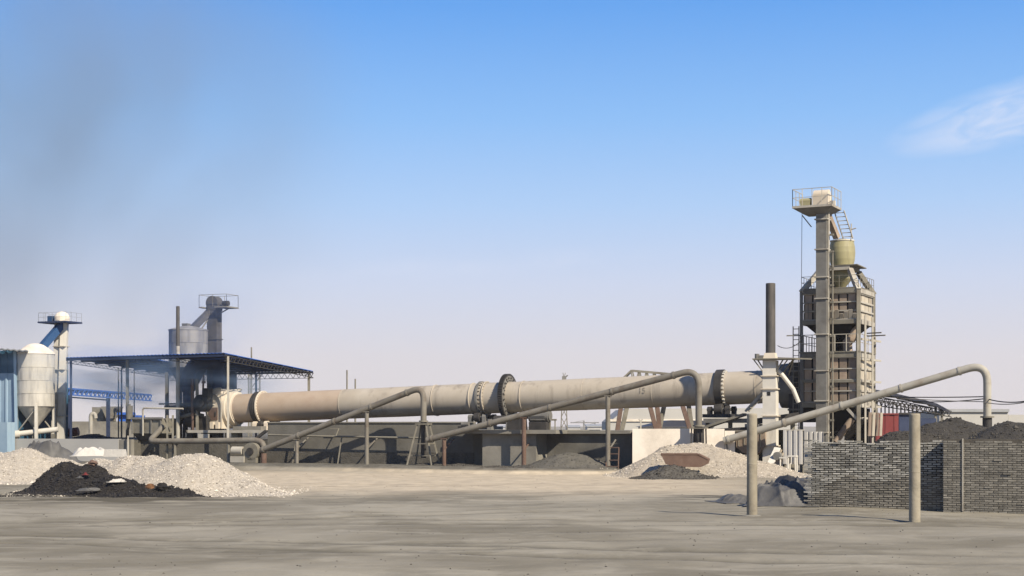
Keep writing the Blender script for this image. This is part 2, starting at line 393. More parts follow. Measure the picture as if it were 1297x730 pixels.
def ground_material():
    m = bpy.data.materials.new('yard_earth'); m.use_nodes = True; t = m.node_tree; N = t.nodes; L = t.links
    b = N['Principled BSDF']; b.inputs['Roughness'].default_value = .95; b.inputs['Specular IOR Level'].default_value = .15
    g = N.new('ShaderNodeNewGeometry'); sp = N.new('ShaderNodeSeparateXYZ'); L.new(g.outputs['Position'], sp.inputs[0])
    def noise(sc_, vec=None, det=6, rough=.6, scale=(1, 1, 1), dist=0.0):
        mp = N.new('ShaderNodeMapping'); mp.inputs['Scale'].default_value = scale; L.new(g.outputs['Position'], mp.inputs[0])
        n = N.new('ShaderNodeTexNoise'); n.inputs['Scale'].default_value = sc_; n.inputs['Detail'].default_value = det; n.inputs['Roughness'].default_value = rough; n.inputs['Distortion'].default_value = dist
        L.new(mp.outputs[0], n.inputs['Vector']); return n.outputs[0]
    def rng_(v, a, b_, c=0.0, d=1.0):
        n = N.new('ShaderNodeMapRange'); n.interpolation_type = 'SMOOTHSTEP'
        for i, q in enumerate((a, b_, c, d)): n.inputs[i + 1].default_value = q
        L.new(v, n.inputs[0]); return n.outputs[0]
    def mul(a, b_, op='MULTIPLY'):
        n = N.new('ShaderNodeMath'); n.operation = op
        for i, q in enumerate((a, b_)):
            if hasattr(q, 'is_output'): L.new(q, n.inputs[i])
            else: n.inputs[i].default_value = q
        return n.outputs[0]
    def mix(f, a, c):
        n = N.new('ShaderNodeMix'); n.data_type = 'RGBA'
        if hasattr(f, 'is_output'): L.new(f, n.inputs[0])
        else: n.inputs[0].default_value = f
        if hasattr(a, 'is_output'): L.new(a, n.inputs[6])
        else: n.inputs[6].default_value = (*a, 1)
        if hasattr(c, 'is_output'): L.new(c, n.inputs[7])
        else: n.inputs[7].default_value = (*c, 1)
        return n.outputs[2]
    base = mix(rng_(noise(.16, det=7, rough=.55), .36, .64), (.158, .141, .104), (.258, .234, .180))
    base = mix(mul(rng_(noise(.55, det=7, scale=(.75, 1, 1), dist=1.0), .50, .66), .55), base, (.295, .27, .212))
    base = mix(mul(rng_(noise(.34, det=6, scale=(.8, 1, 1), dist=1.4, rough=.6), .54, .68), .5), base, (.13, .115, .083))
    base = mix(mul(rng_(noise(.8, det=7, scale=(.30, 1.0, 1), dist=.9), .53, .70), .28), base, (.30, .275, .225))
    base = mix(mul(rng_(noise(9, det=4, rough=.7), .58, .72), .3), base, (.12, .108, .085))
    # pale sand washed along the yard
    yw = mul(sp.outputs['Y'], mul(noise(.16, det=9, rough=.65), 16.0), 'ADD')
    yw = mul(yw, -4.0, 'ADD')
    sand = mul(mul(rng_(yw, 52, 64), rng_(yw, 88, 80)), mul(rng_(sp.outputs['X'], -19, -12), rng_(sp.outputs['X'], 15, 5)))
    base = mix(mul(sand, .9), base, mix(rng_(noise(1.2, det=6), .4, .62), (.46, .385, .275), (.37, .31, .223)))
    an = N.new('ShaderNodeAttribute'); an.attribute_name = 'track'
    base = mix(mul(mul(an.outputs['Fac'], rng_(noise(1.6, det=6), .28, .5)), .75), base, (.088, .080, .060))
    # oily dark patch beside the brick wall, and grey dust of the raised strip
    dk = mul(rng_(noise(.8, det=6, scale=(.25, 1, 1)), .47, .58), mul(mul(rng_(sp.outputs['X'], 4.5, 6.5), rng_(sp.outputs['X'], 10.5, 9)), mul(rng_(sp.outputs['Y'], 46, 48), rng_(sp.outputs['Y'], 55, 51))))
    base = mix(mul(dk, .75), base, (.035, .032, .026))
    lf = mul(rng_(noise(.7, det=6, scale=(.4, 1, 1)), .40, .55), mul(rng_(sp.outputs['X'], -7, -10), mul(rng_(sp.outputs['Y'], 45.0, 48), rng_(sp.outputs['Y'], 55, 52.5))))
    base = mix(mul(lf, .8), base, (.055, .047, .031))
    gd = rng_(sp.outputs['Z'], .10, .24)
    base = mix(mul(gd, mul(rng_(sp.outputs['Y'], 70, 72), .9)), base, mix(rng_(noise(1.5, det=6), .4, .6), (.075, .07, .056), (.12, .112, .09)))
    L.new(base, b.inputs['Base Color'])
    h = mul(mul(noise(14, det=6, rough=.7), .5), mul(noise(2.2, det=6, scale=(.7, 1.2, 1)), 1.4), 'ADD')
    bp = N.new('ShaderNodeBump'); bp.inputs['Strength'].default_value = .55; bp.inputs['Distance'].default_value = .05
    L.new(h, bp.inputs['Height']); L.new(bp.outputs[0], b.inputs['Normal'])
    return m
gm.materials.append(ground_material())
def G(x, y): return float(gz(x, y))

# stones lying about on the yard: countless, one object
def scatter(name, mat, pts, sizes, parent=None, flat=.75):
    """small irregular eight-faced stones, joined: nobody could count them"""
    n = len(pts); oc = np.array([(1, 0, 0), (-1, 0, 0), (0, 1, 0), (0, -1, 0), (0, 0, 1), (0, 0, -1)], float)
    fc = np.array([(0, 2, 4), (2, 1, 4), (1, 3, 4), (3, 0, 4), (2, 0, 5), (1, 2, 5), (3, 1, 5), (0, 3, 5)])
    sc3 = sizes[:, None, None] * oc[None] * rng.uniform(.6, 1.15, (n, 6, 1)); sc3[:, :, 2] *= flat
    ang = rng.uniform(0, 6.28, n); ca, sa = np.cos(ang)[:, None], np.sin(ang)[:, None]
    x = sc3[:, :, 0] * ca - sc3[:, :, 1] * sa; y = sc3[:, :, 0] * sa + sc3[:, :, 1] * ca
    v = np.stack([x, y, sc3[:, :, 2]], -1) + pts[:, None, :]
    f = (fc[None] + (np.arange(n) * 6)[:, None, None]).reshape(-1, 3)
    me = bpy.data.meshes.new(name); me.from_pydata(v.reshape(-1, 3).tolist(), [], f.tolist()); me.update(); me.materials.append(M[mat])
    o = bpy.data.objects.new(name, me); COL.objects.link(o); o['kind'] = 'stuff'
    if parent is not None: me.transform(rootmat(parent).inverted()); o.parent = parent
    return o
n = 650
px_ = rng.uniform(-20, 20, n); py_ = 24 + 52 * rng.uniform(0, 1, n) ** 1.3
px_ = px_ * py_ / 60
scatter('scattered_stones', 'dust_lump', np.stack([px_, py_, gz(px_, py_)], -1), rng.uniform(.010, .03, n))

# ------------------------------------------------------------------ heaps
def heap(name, label, cat, peaks, mat, stone_mat, n_stones, s_lo, s_hi, part='gravel', res=.07, rough=.05, group=None, base_z=None):
    """peaks: (x, y, z of the top, slope left/right/front). A slumped heap over the ground."""
    P = np.array([(p[0], p[1], p[2]) for p in peaks]); sl = np.array([p[3] for p in peaks])
    g0 = [G(p[0], p[1]) if base_z is None else base_z for p in peaks]
    rad = np.array([(p[2] - g) / p[3] + .6 for p, g in zip(peaks, g0)])
    x0, x1 = (P[:, 0] - rad).min(), (P[:, 0] + rad).max(); y0, y1 = (P[:, 1] - rad).min(), (P[:, 1] + rad).max()
    def hf(x, y):
        wx = x + .22 * fbm(x * .8, y * .8, 21, 3); wy = y + .22 * fbm(x * .8 + 9, y * .8, 33, 3)
        h = np.full(np.shape(x), -9.0)
        for (a, b, c), k in zip(P, sl):
            d = np.sqrt((wx - a) ** 2 + (wy - b) ** 2 + .10)
            e = c + .30 * k - d * k
            h = np.maximum(h, e) + .10 * np.exp(-((h - e) / .22) ** 2) * (h > -5)
        foot = gz(x, y) if base_z is None else base_z
        hh = h - foot
        h = np.where(hh < .2, foot + .2 * np.exp((np.minimum(hh, .2) - .2) / .28) - .05, h - .05)
        return h + rough * fbm(x * 1.3, y * 1.3, 41, 4) * sstep(0, .3, h - foot) + rough * .5 * fbm(x * 6, y * 6, 47, 2) * sstep(0, .2, h - foot) - .02
    x = np.arange(x0, x1, res); y = np.arange(y0, y1, res); X, Y = np.meshgrid(x, y); Z = hf(X, Y)
    foot = gz(X, Y) if base_z is None else np.full_like(X, base_z)
    keep = Z > foot - .03
    ii = np.arange(X.size).reshape(X.shape)
    q = keep[:-1, :-1] | keep[:-1, 1:] | keep[1:, 1:] | keep[1:, :-1]
    fc = np.stack([ii[:-1, :-1], ii[:-1, 1:], ii[1:, 1:], ii[1:, :-1]], -1)[q]
    used = np.unique(fc); remap = np.full(X.size, -1); remap[used] = np.arange(len(used))
    vs = np.stack([X.ravel(), Y.ravel(), np.maximum(Z, foot - .06).ravel()], -1)[used]
    me = bpy.data.meshes.new(name); me.from_pydata(vs.tolist(), [], remap[fc].tolist())
    me.polygons.foreach_set('use_smooth', [True] * len(me.polygons)); me.update(); me.materials.append(M[mat])
    loc = Vector((float(P[0, 0]), float(P[0, 1]), g0[0]))
    me.transform(Matrix.Translation(-loc))
    o = bpy.data.objects.new(name, me); COL.objects.link(o); o.location = loc; o['label'] = label; o['category'] = cat
    if group: o['group'] = group
    if n_stones:
        sx = rng.uniform(x0, x1, n_stones * 3); sy = rng.uniform(y0, y1, n_stones * 3); sz = hf(sx, sy)
        ft = gz(sx, sy) if base_z is None else np.full_like(sx, base_z)
        ok = np.where((sz > ft - .01) | ((sz > ft - .55) & (rng.uniform(0, 1, len(sx)) < .07)))[0][:n_stones]
        pts = np.stack([sx, sy, np.maximum(sz, ft)], -1)[ok]
        szs = rng.uniform(s_lo * .8, s_hi * .9, len(pts)) * rng.uniform(.6, 1.3, len(pts)) * np.where(rng.uniform(0, 1, len(pts)) < .03, 2.1, 1.0)
        s = scatter(part, stone_mat, pts, szs, o)
    return o
def pk(p, y, Y, sl): v = at(p, y, Y); return (v.x, v.y, v.z, sl)
GH = 'white gravel heaps at the left of the yard'
heap('gravel_heap', 'pale gravel heap with three low crests in front of the fan', 'gravel heap',
     [pk(232, 574, 54.2, .60), pk(258, 573, 54.4, .60), pk(165, 574.5, 55.5, .58), pk(195, 575, 55.2, .58), pk(128, 578, 56.5, .5), pk(322, 611, 53.2, .42)], 'white_gravel', 'white_stone', 14000, .018, .045, group=GH)
heap('gravel_heap', 'pale gravel heap at the left edge beyond the black heap', 'gravel heap',
     [pk(30, 565, 65.5, .56), pk(-16, 568, 65.2, .56), pk(80, 579, 66.5, .5), pk(-60, 566, 67, .5)], 'white_gravel', 'white_stone', 9000, .02, .05, group=GH)
blackheap = heap('ash_heap', 'black heap of burnt waste and cinders before the pale gravel', 'ash heap',
     [pk(86, 583, 55.0, .78), pk(112, 585.5, 54.2, .74), pk(142, 599, 53.0, .6), pk(165, 607, 52.4, .55), pk(190, 614, 52.2, .5), pk(214, 617, 52.1, .5), pk(233, 620, 51.9, .5)], 'coal', 'coal_lump', 5200, .02, .075, part='cinders', rough=.14)
heap('gravel_heap', 'tan gravel heap spilling from the white wall around a brown steel skip', 'gravel heap',
     [pk(848, 563, 73.0, .60), pk(886, 559, 73.4, .52), pk(866, 563, 73.2, .55), pk(822, 578, 72.2, .62), pk(905, 566, 73.0, .40), pk(930, 578, 72.8, .30), pk(958, 588, 72.4, .26)], 'tan_gravel', 'tan_stone', 12000, .02, .05)
heap('dust_heap', 'small dark dust heap before the brown steel skip', 'dust heap',
     [pk(845, 588.5, 68.8, .55), pk(860, 592, 68.8, .5), pk(880, 600, 68.9, .42), pk(829, 600, 68.9, .45)], 'dark_dust', 'dust_lump', 1400, .03, .07, part='clods', rough=.1)
CHG = 'dark coal heaps behind the brick wall'
heap('coal_heap', 'tallest dark coal heap showing between pole and right pipe', 'coal heap',
     [pk(1207, 527, 60, .56), pk(1180, 535, 59.5, .56), pk(1236, 538, 60, .56)], 'coal_dust', 'dust_lump', 5000, .03, .08, part='coal_lumps', rough=.07, res=.1, group=CHG)
heap('coal_heap', 'dark coal heap at the right edge beyond the brick wall', 'coal heap',
     [pk(1276, 532, 57, .56), pk(1310, 534, 57, .56), pk(1345, 538, 57, .56)], 'coal_dust', 'dust_lump', 4000, .03, .08, part='coal_lumps', rough=.07, res=.1, group=CHG)
heap('coal_heap', 'low dark coal heap in front of the red container', 'coal heap',
     [pk(1132, 543.5, 57, .9), pk(1150, 545, 57, .85), pk(1175, 546, 57, .8)], 'coal_dust', 'dust_lump', 3000, .03, .08, part='coal_lumps', rough=.07, res=.1, group=CHG)
DH = 'grey dust heaps along the kiln wall'
for lab, pks in (('broad grey dust heap right of the kiln pier', [pk(722, 571, 78.0, .42), pk(705, 580, 77.6, .42), pk(745, 583, 77.6, .40), pk(760, 590, 77.2, .4)]),
                 ('low dark dust heap at the foot of the kiln pier', [pk(668, 588, 77.2, .40), pk(690, 590, 77.0, .40)]),
                 ('small dust heap left of the kiln pier', [pk(584, 586, 80.0, .42), pk(600, 592, 79.2, .4)]),
                 ('low dust heap beside the tripod trestle', [pk(556, 585, 82.0, .35), pk(540, 589, 81.6, .3)]),
                 ('small dust heap between two kiln pipe posts in front of pier', [pk(628, 590, 77.6, .4), pk(640, 594, 77.2, .4)])):
    heap('dust_heap', lab, 'dust heap', pks, 'grey_dust' if 'dark' not in lab and 'left' not in lab else 'dark_dust', 'dust_lump', 500, .02, .06, part='clods', rough=.08, group=DH)

# ------------------------------------------------------------------ brick wall
BA = math.atan2(-.488, 1.0); BU = Vector((math.cos(BA), math.sin(BA), 0)); BN = Vector((-math.sin(BA), math.cos(BA), 0))
def on_line(p, c):     # where the view through column p meets the wall line Y = c - .488 X
    r = (p - CX) / F; Y = c / (1 + .488 * r); return Vector((r * Y, Y, 0))
def brick_mesh(name, L, mat, seed, H=.046, gap=.022):
    r = random.Random(seed); mb = MB(); W, D = L - gap, .115
    j = lambda: r.uniform(-.004, .004)
    P = []
    for z in (0, H):
        for x, y in ((-W / 2, 0), (W / 2, 0), (W / 2, D), (-W / 2, D)): P.append((x + j(), y + j() * 1.2, z + j() * .6))
    mb.hexa(P); me = mb.mesh(name); me.materials.append(M[mat]); return me
BM = {(k, m, dry): [brick_mesh('brick', L, m, i * 7 + k, *((.040, .030) if dry else (.047, .018))) for i in range(4)] for k, L in ((0, .25), (1, .125)) for m in ('brick_grey', 'brick_dull') for dry in (0, 1)}
COURSE = .0635
def brick_run(root, start, length, height, recess, rough_amt, dull, pick, tooth, joint_mat, joint_poly=None, seed=3):
    """bricks laid in running bond on a wall core; the first 300 show as parts, the rest joined"""
    r = random.Random(seed); rows = int(height / COURSE); spots = []
    for k in range(rows):
        x = (-.12 if k % 2 else 0.0) if tooth else 0.0
        if not tooth and k % 2: spots.append((x + .0625, k, 1)); x += .125
        while x < length - .06:
            L = .25 if x + .25 <= length + .01 else .125
            spots.append((x + L / 2, k, 0 if L == .25 else 1)); x += L
    spots = [q for q in spots if not (k_missing(q, rows, r) )]
    vis = [q for q in spots if pick(q[0])]
    vis.sort(key=lambda q: -(q[1] * .3 + q[0] * 6 if tooth else q[1]))
    single = set(vis[:300]); rest = MB(); rest2 = MB()
    for q in spots:
        x, k, half = q; dl = dull(x, k * COURSE)
        off = r.uniform(-rough_amt, rough_amt) + (r.uniform(-.03, .01) if r.random() < .05 else 0); wav = (.012 * math.sin(x * 1.7 + k * .25) + r.uniform(-.004, .004)) * (1 if tooth else .3); rz = BA + r.uniform(-.012, .012) * (1 + 20 * rough_amt)
        wl_ = start + BU * x + BN * off + Vector((0, 0, k * COURSE + wav - .03))
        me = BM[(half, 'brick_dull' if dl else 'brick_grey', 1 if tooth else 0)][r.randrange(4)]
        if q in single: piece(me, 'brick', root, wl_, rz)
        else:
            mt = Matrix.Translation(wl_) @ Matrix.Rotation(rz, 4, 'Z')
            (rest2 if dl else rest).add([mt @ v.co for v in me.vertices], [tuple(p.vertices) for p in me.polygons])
    if rest.v: rest.build('bricks', 'brick_grey', root, kind='stuff')
    if rest2.v: rest2.build('dusty_bricks', 'brick_dull', root, kind='stuff')
    return rows
def k_missing(q, rows, r): return ((q[1] == rows - 1 and (math.sin(q[0] * 2.3) > .9 or r.random() < .10)))
WH = 2.06
A0 = on_line(1022.5, 48.83); A1 = on_line(1197, 48.83); LA = (A1 - A0).length
bw = thing('brick_wall', 'dry stacked grey brick wall with black gaps and toothed left end', 'brick wall', A0, BA)
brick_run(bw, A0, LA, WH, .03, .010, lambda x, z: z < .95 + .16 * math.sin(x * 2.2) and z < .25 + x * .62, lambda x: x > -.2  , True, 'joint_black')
core = MB()
c0 = A0 + BU * .13 + BN * .06
core.hexa([c0, c0 + BU * (LA - .13), c0 + BU * (LA - .13) + BN * .33, c0 + BN * .33] + [q + Vector((0, 0, WH - .17)) for q in (c0, c0 + BU * (LA - .13), c0 + BU * (LA - .13) + BN * .33, c0 + BN * .33)])
core.build('wall_core', 'joint_black', bw)
jm = MB(); j0 = A0 + BN * .016
poly = [j0 + BU * .12, j0 + BU * LA, j0 + BU * LA + Vector((0, 0, .92)), j0 + BU * 2.6 + Vector((0, 0, .98)), j0 + BU * 1.5 + Vector((0, 0, 1.08)), j0 + BU * 1.1 + Vector((0, 0, .90)), j0 + BU * .12 + Vector((0, 0, .3))]
jm.prism(poly, BN * .018); jm.build('mortar_smear', 'joint_mortar', bw)
B0 = on_line(1194.5, 48.83 - .36); LB = 3.0
bw2 = thing('brick_wall', 'mortared grey brick wall standing forward with a pale vertical movement joint', 'brick wall', B0, BA)
brick_run(bw2, B0, LB, WH + .0, .03, .004, lambda x, z: True, lambda x: x < 2.42, False, 'joint_mortar', seed=5)
core = MB(); c0 = B0 + BU * .004 + BN * .012
core.hexa([c0, c0 + BU * LB, c0 + BU * LB + BN * .45, c0 + BN * .45] + [q + Vector((0, 0, WH - .02)) for q in (c0, c0 + BU * LB, c0 + BU * LB + BN * .45, c0 + BN * .45)])
core.build('wall_core', 'joint_mortar', bw2)
# pale joint strip
js = on_line(1219.5, 48.83 - .36) - BN * .012
MB().box(js + Vector((0, 0, WH / 2)), (.035, .03, WH - .02), BA).build('joint_strip', 'pale_frame_steel', bw2)

# ------------------------------------------------------------------ two round concrete posts in front
def post(p, ytop, ybase, label):
    Y = (EYE - 0) * F / (ybase - HOR); x = (p - CX) * Y / F; g = G(x, Y); top = at(p, ytop, Y).z
    t = thing('concrete_post', label, 'post', (x, Y, g), 0, 'round concrete posts by the brick wall')
    m = MB(); m.lathe((x, Y, g - .3), (0, 0, 1), [(0, .142), (.3, .142), (1.2, .140), (top - g + .26, .138), (top - g + .285, .130), (top - g + .3, .115)], 28, .02); m.build('shaft', 'pole_concrete', t)
    f = MB(); f.lathe((x, Y, g - .1), (0, 0, 1), [(0, .26), (.105, .24), (.13, .17), (.135, .12)], 20, .15); f.build('footing', 'concrete', t)
    b = MB(); b.lathe((x, Y, g + 1.28 + .1 * (p < 1000)), (0, 0, 1), [(0, .139), (.004, .1435), (.022, .1435), (.026, .139)], 28); b.build('casting_seam', 'pole_concrete', t)
    return t
post(1158.5, 524, 660.5, 'round concrete post standing before the brick wall')
post(952.5, 524, 653.5, 'round concrete post left of the brick wall before the gravel')

# ------------------------------------------------------------------ rotary kiln
KZ0, KSL = 4.03, .0335 / KU.x * 1.0           # axis height at s = 0 and rise per metre of s (0.0335 per metre of X)
KSL = .0335 * KU.x
AX = (KU + Vector((0, 0, KSL))).normalized()
def kax(s): return K(s, 0, KZ0 + KSL * s)
KR = .87
s_l, s_r = Ks(296, 0), Ks(1006, 0)
kiln = thing('rotary_kiln', 'long cream rotary kiln tube lying across the yard', 'kiln', K(0, 0, 2.0), KA)
def kring(p0, p1, r0, r1=None, r_in=None):
    a, b = Ks(p0, 0), Ks(p1, 0); return a, b
LAX = 1.0 / AX.dot(KU)
def klathe(mb, s0, prof, n=56, wob=0.0): return mb.lathe(kax(s0), AX, [(a * LAX, r) for a, r in prof], n, wob)
s1 = Ks(333, 0)
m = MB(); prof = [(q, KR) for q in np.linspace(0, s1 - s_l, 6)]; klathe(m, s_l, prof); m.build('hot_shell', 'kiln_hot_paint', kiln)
seams = [333, 437, 551, 660, 742, 830, 912, 960, 1006]
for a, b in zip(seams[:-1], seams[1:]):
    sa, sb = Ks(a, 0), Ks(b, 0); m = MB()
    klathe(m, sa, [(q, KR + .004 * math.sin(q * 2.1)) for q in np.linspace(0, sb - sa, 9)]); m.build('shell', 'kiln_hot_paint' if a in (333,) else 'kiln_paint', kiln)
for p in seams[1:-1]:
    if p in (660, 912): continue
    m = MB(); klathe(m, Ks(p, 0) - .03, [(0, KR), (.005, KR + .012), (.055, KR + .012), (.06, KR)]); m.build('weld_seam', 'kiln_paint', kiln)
def bolts(mb, s, r, n, size, d):
    x, y = perp(AX)
    for i in range(n):
        q = 2 * math.pi * (i + .5) / n; c = kax(s) + x * (r * math.cos(q)) + y * (r * math.sin(q))
        mb.cyl(c, c + AX * d, size, n=6)
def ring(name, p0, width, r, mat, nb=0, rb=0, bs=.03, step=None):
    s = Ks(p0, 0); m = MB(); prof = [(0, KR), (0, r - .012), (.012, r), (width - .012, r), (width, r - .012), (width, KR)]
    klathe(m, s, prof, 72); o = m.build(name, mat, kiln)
    if nb:
        b = MB(); bolts(b, s + width, rb, nb, bs, .045); b.build('bolt', 'kiln_paint', o, kind='stuff')
    return o
# cooling ring near the hood
ring('seal_ring', 326, .28, KR + .10, 'dark_steel'); ring('bolted_flange', 333, .10, KR + .135, 'cream_paint', 34, KR + .075, .028)
ring('stiffening_ring', 553, .05, KR + .04, 'kiln_paint')
# riding ring pads in the middle and at the feed end
def tyre(p, wd, r, mat, matpad):
    s = Ks(p, 0); o = ring('tyre', p, wd, r, mat)
    ring('retaining_flange', p, .0, 0, mat) if False else None
    pad = MB(); x, y = perp(AX)
    for side in (s + wd + .01,):
        for i in range(26):
            q = 2 * math.pi * i / 26; c = kax(side) + x * ((KR + .045) * math.cos(q)) + y * ((KR + .045) * math.sin(q))
            rad = (x * math.cos(q) + y * math.sin(q)); tan = AX.cross(rad)
            a = c - tan * .045 - rad * .045; P = [a, a + AX * .11, a + AX * .11 + tan * .09, a + tan * .09]
            pad.hexa(P + [w_ + rad * .09 for w_ in P])
    pad.build('tyre_pad', matpad, kiln, kind='stuff'); return o
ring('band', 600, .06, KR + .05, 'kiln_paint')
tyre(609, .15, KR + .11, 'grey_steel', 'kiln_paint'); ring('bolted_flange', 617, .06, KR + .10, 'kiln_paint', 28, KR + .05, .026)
tyre(909, .40, KR + .15, 'dark_steel', 'pale_paint')
# girth gear on its bolted web
sg = Ks(641, 0)
web = MB(); klathe(web, sg + .15, [(0, KR), (0, KR + .37), (.10, KR + .37), (.10, KR)], 72); wo = web.build('gear_web', 'grey_steel', kiln)
b = MB(); bolts(b, sg + .25, KR + .22, 20, .055, .05); bolts(b, sg + .25, KR + .08, 24, .035, .05); b.build('bolt', 'dark_steel', wo, kind='stuff')
gear = MB(); NT = 84; x, y = perp(AX); vs = []; fs = []
GW = .26; ro, ri, rin = KR + .46, KR + .41, KR + .34
for side in (0, 1):
    c = kax(sg + side * GW)
    for i in range(NT * 4):
        q = 2 * math.pi * i / (NT * 4); r_ = ro if i % 4 in (1, 2) else ri
        vs.append(c + x * (r_ * math.cos(q)) + y * (r_ * math.sin(q)))
    for i in range(NT * 4):
        q = 2 * math.pi * i / (NT * 4); vs.append(c + x * (rin * math.cos(q)) + y * (rin * math.sin(q)))
n4 = NT * 4
for i in range(n4):
    j = (i + 1) % n4
    fs += [(i, j, 2 * n4 + j, 2 * n4 + i), (i, n4 + i, n4 + j, j), (2 * n4 + i, 2 * n4 + j, 3 * n4 + j, 3 * n4 + i), (n4 + i, 3 * n4 + i, 3 * n4 + j, n4 + j)]
gear.add(vs, fs); gear.build('girth_gear', 'dark_steel', kiln)
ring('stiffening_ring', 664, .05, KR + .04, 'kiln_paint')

fcu = bpy.data.curves.new('painted_number', 'FONT'); fcu.body = '15'; fcu.size = .42; fcu.extrude = .001; fcu.align_x = 'CENTER'; fcu.align_y = 'CENTER'
tmp_ = bpy.data.objects.new('painted_number_outline', fcu); COL.objects.link(tmp_); bpy.context.view_layer.update()
mn_ = bpy.data.meshes.new_from_object(tmp_.evaluated_get(bpy.context.evaluated_depsgraph_get())); bpy.data.objects.remove(tmp_); mn_.materials.clear(); mn_.materials.append(M['faded_paint'])
fo_ = bpy.data.objects.new('painted_number', mn_); COL.objects.link(fo_); fo_.parent = kiln
sn_ = Ks(813, -.88); tilt_ = R(2); cN = K(sn_, -(KR + .016) * math.cos(tilt_), KZ0 + KSL * sn_ + (KR + .016) * math.sin(tilt_))
fo_.location = rootmat(kiln).inverted() @ cN; fo_.rotation_euler = (R(90) - tilt_, 0, 0)

# kiln hood at the burner end
hood = thing('kiln_hood', 'cream domed firing hood closing the left end of the kiln', 'kiln hood', K(Ks(284, 0), 0, 2.2), KA)
sh0, sh1 = Ks(276, 0) , Ks(293, 0); zb = 2.25; zt = Kz(285, 493, 0)
def hood_prof(a, b, zb, zt, rad, t):
    pts = [K(b, t, zb), K(b, t, zt - .08), K(b - .08, t, zt)]
    for i in range(9):
        q = math.pi / 2 * (1 + i / 8); pts.append(K(a + rad + rad * math.cos(q), t, zt - rad + rad * math.sin(q)))
    pts.append(K(a, t, zb)); return pts
m = MB(); m.prism(hood_prof(sh0, sh1, zb, zt, .85, -1.12), KN * 2.24); m.build('hood_body', 'cream_paint', hood)
for t in (-1.15, 1.12):
    m = MB(); pr = hood_prof(sh0 - .03, sh1 + .03, zb, zt + .03, .88, t); 
    for a, b in zip(pr[1:-1], pr[2:]): m.beam(a, b, .06, .08)
    m.build('edge_angle', 'pale_frame_steel', hood)
m = MB(); klathe(m, sh1 - .05, [(0, 1.17), (.25, 1.15), (.27, 1.06), (.55, 1.02), (.57, .93), (.62, .93)], 48); m.build('inlet_collar', 'cream_paint', hood)
m = MB(); p = K(sh0 + .42, -1.15, 3.15); m.box(p, (.6, .05, .75), KA); d = m.build('inspection_door', 'rust_steel', hood)
m = MB(); m.box(K(sh0 + .60, -1.20, 3.15), (.06, .06, .25), KA); m.build('door_handle', 'dark_steel', d)
m = MB(); m.tube([K(sh0 + .25, -1.2, 4.0)] + arc(K(sh0 + .35, -1.2, 4.35), K(sh0 + 1.0, -1.2, 4.3), K(sh0 + 1.0, -1.2, 3.5)) + [K(sh0 + 1.0, -1.2, 2.3)], .05, 8); m.build('cooling_pipe', 'pale_frame_steel', hood)
m = MB()
for ds in (.15, .45, .85): m.box(K(sh0 + ds, -1.3, 2.45), (.22, .25, .40), KA)
m.build('clamp_foot', 'cream_paint', hood)

# support rollers: one station under each riding ring
GST = 'roller stations carrying the kiln'
def station(p, zbase, label, wd, rr, off, mat):
    s = Ks(p, 0) + .15; z = KZ0 + KSL * s
    t = thing('roller_station', label, 'kiln support', K(s, 0, zbase), KA, GST)
    m = MB(); m.box(K(s, 0, zbase + .09), (1.5, 2.5, .18), KA); m.build('base_frame', mat, t)
    for sg_ in (-1, 1):
        q = math.radians(32); R0 = KR + off
        cy = sg_ * (R0 + rr) * math.sin(q); cz = z - (R0 + rr) * math.cos(q)
        c = K(s, cy, cz); m = MB(); m.lathe(c - AX * wd / 2, AX, [(0, rr * .55), (0.001, rr - .02), (.02, rr), (wd - .02, rr), (wd - .001, rr - .02), (wd, rr * .55)], 28); m.build('roller', 'dark_steel', t)
        m = MB(); m.cyl(c - AX * (wd / 2 + .42), c + AX * (wd / 2 + .42), .075, n=12); m.build('shaft', 'grey_steel', t)
        for e in (-1, 1):
            bc = c + AX * e * (wd / 2 + .26); m = MB(); h = bc.z - zbase - .18
            m.box(bc - Vector((0, 0, (h + .02) / 2)) , (.22, .34, max(.06, h + .02)), KA); m.cyl(bc - AX * .12, bc + AX * .12, .17, n=18); m.build('bearing_block', mat, t)
    return t
station(335, Kz(335, 546, -1), 'small pale roller stand under the bolted ring beside the hood', .26, .20, .11, 'cream_paint')
station(608, 2.21, 'dark roller stand left of the big girth gear', .34, .27, .13, 'grey_steel')
station(911, Kz(911, 529, -1), 'dark roller stand under the riding ring nearest the tower', .44, .30, .15, 'dark_steel')

# ------------------------------------------------------------------ kiln wall, pier, slab
def kwall(name, label, cat, s0, s1, t0, t1, z0, z1, mat, as_thing=True):
    m = MB(); P = [K(s0, t0, z0), K(s1, t0, z0), K(s1, t1, z0), K(s0, t1, z0), K(s0, t0, z1), K(s1, t0, z1), K(s1, t1, z1), K(s0, t1, z1)]
    m.hexa(P); return m
TW = -3.06
sw0, swm, sw1 = Ks(339, TW), Ks(600, TW), Ks(800, TW)
kw = thing('kiln_wall', 'long grey rendered wall standing below the kiln', 'wall', K(swm, TW, .25), KA)
kwall('', '', '', sw0, swm, TW, TW + .3, -.1, Kz(480, 536, TW), 'grey_render').build('wall_face', 'grey_render', kw)
kwall('', '', '', swm, sw1, TW + .01, TW + .31, -.1, 2.0, 'grey_render').build('wall_face', 'grey_render', kw)
m = MB(); zz = Kz(480, 536, TW); m.hexa([K(a, b, c) for c in (zz, zz + .07) for a, b in ((sw0, TW - .06), (swm, TW - .06), (swm, TW + .36), (sw0, TW + .36))]); m.build('coping', 'concrete', kw)
m = MB(); m.hexa([K(a, b, c) for c in (.1, .95) for a, b in ((Ks(336, TW), TW - .035), (swm, TW - .035), (swm, TW), (Ks(336, TW), TW))]); m.build('tarred_plinth', 'dark_dust', kw)
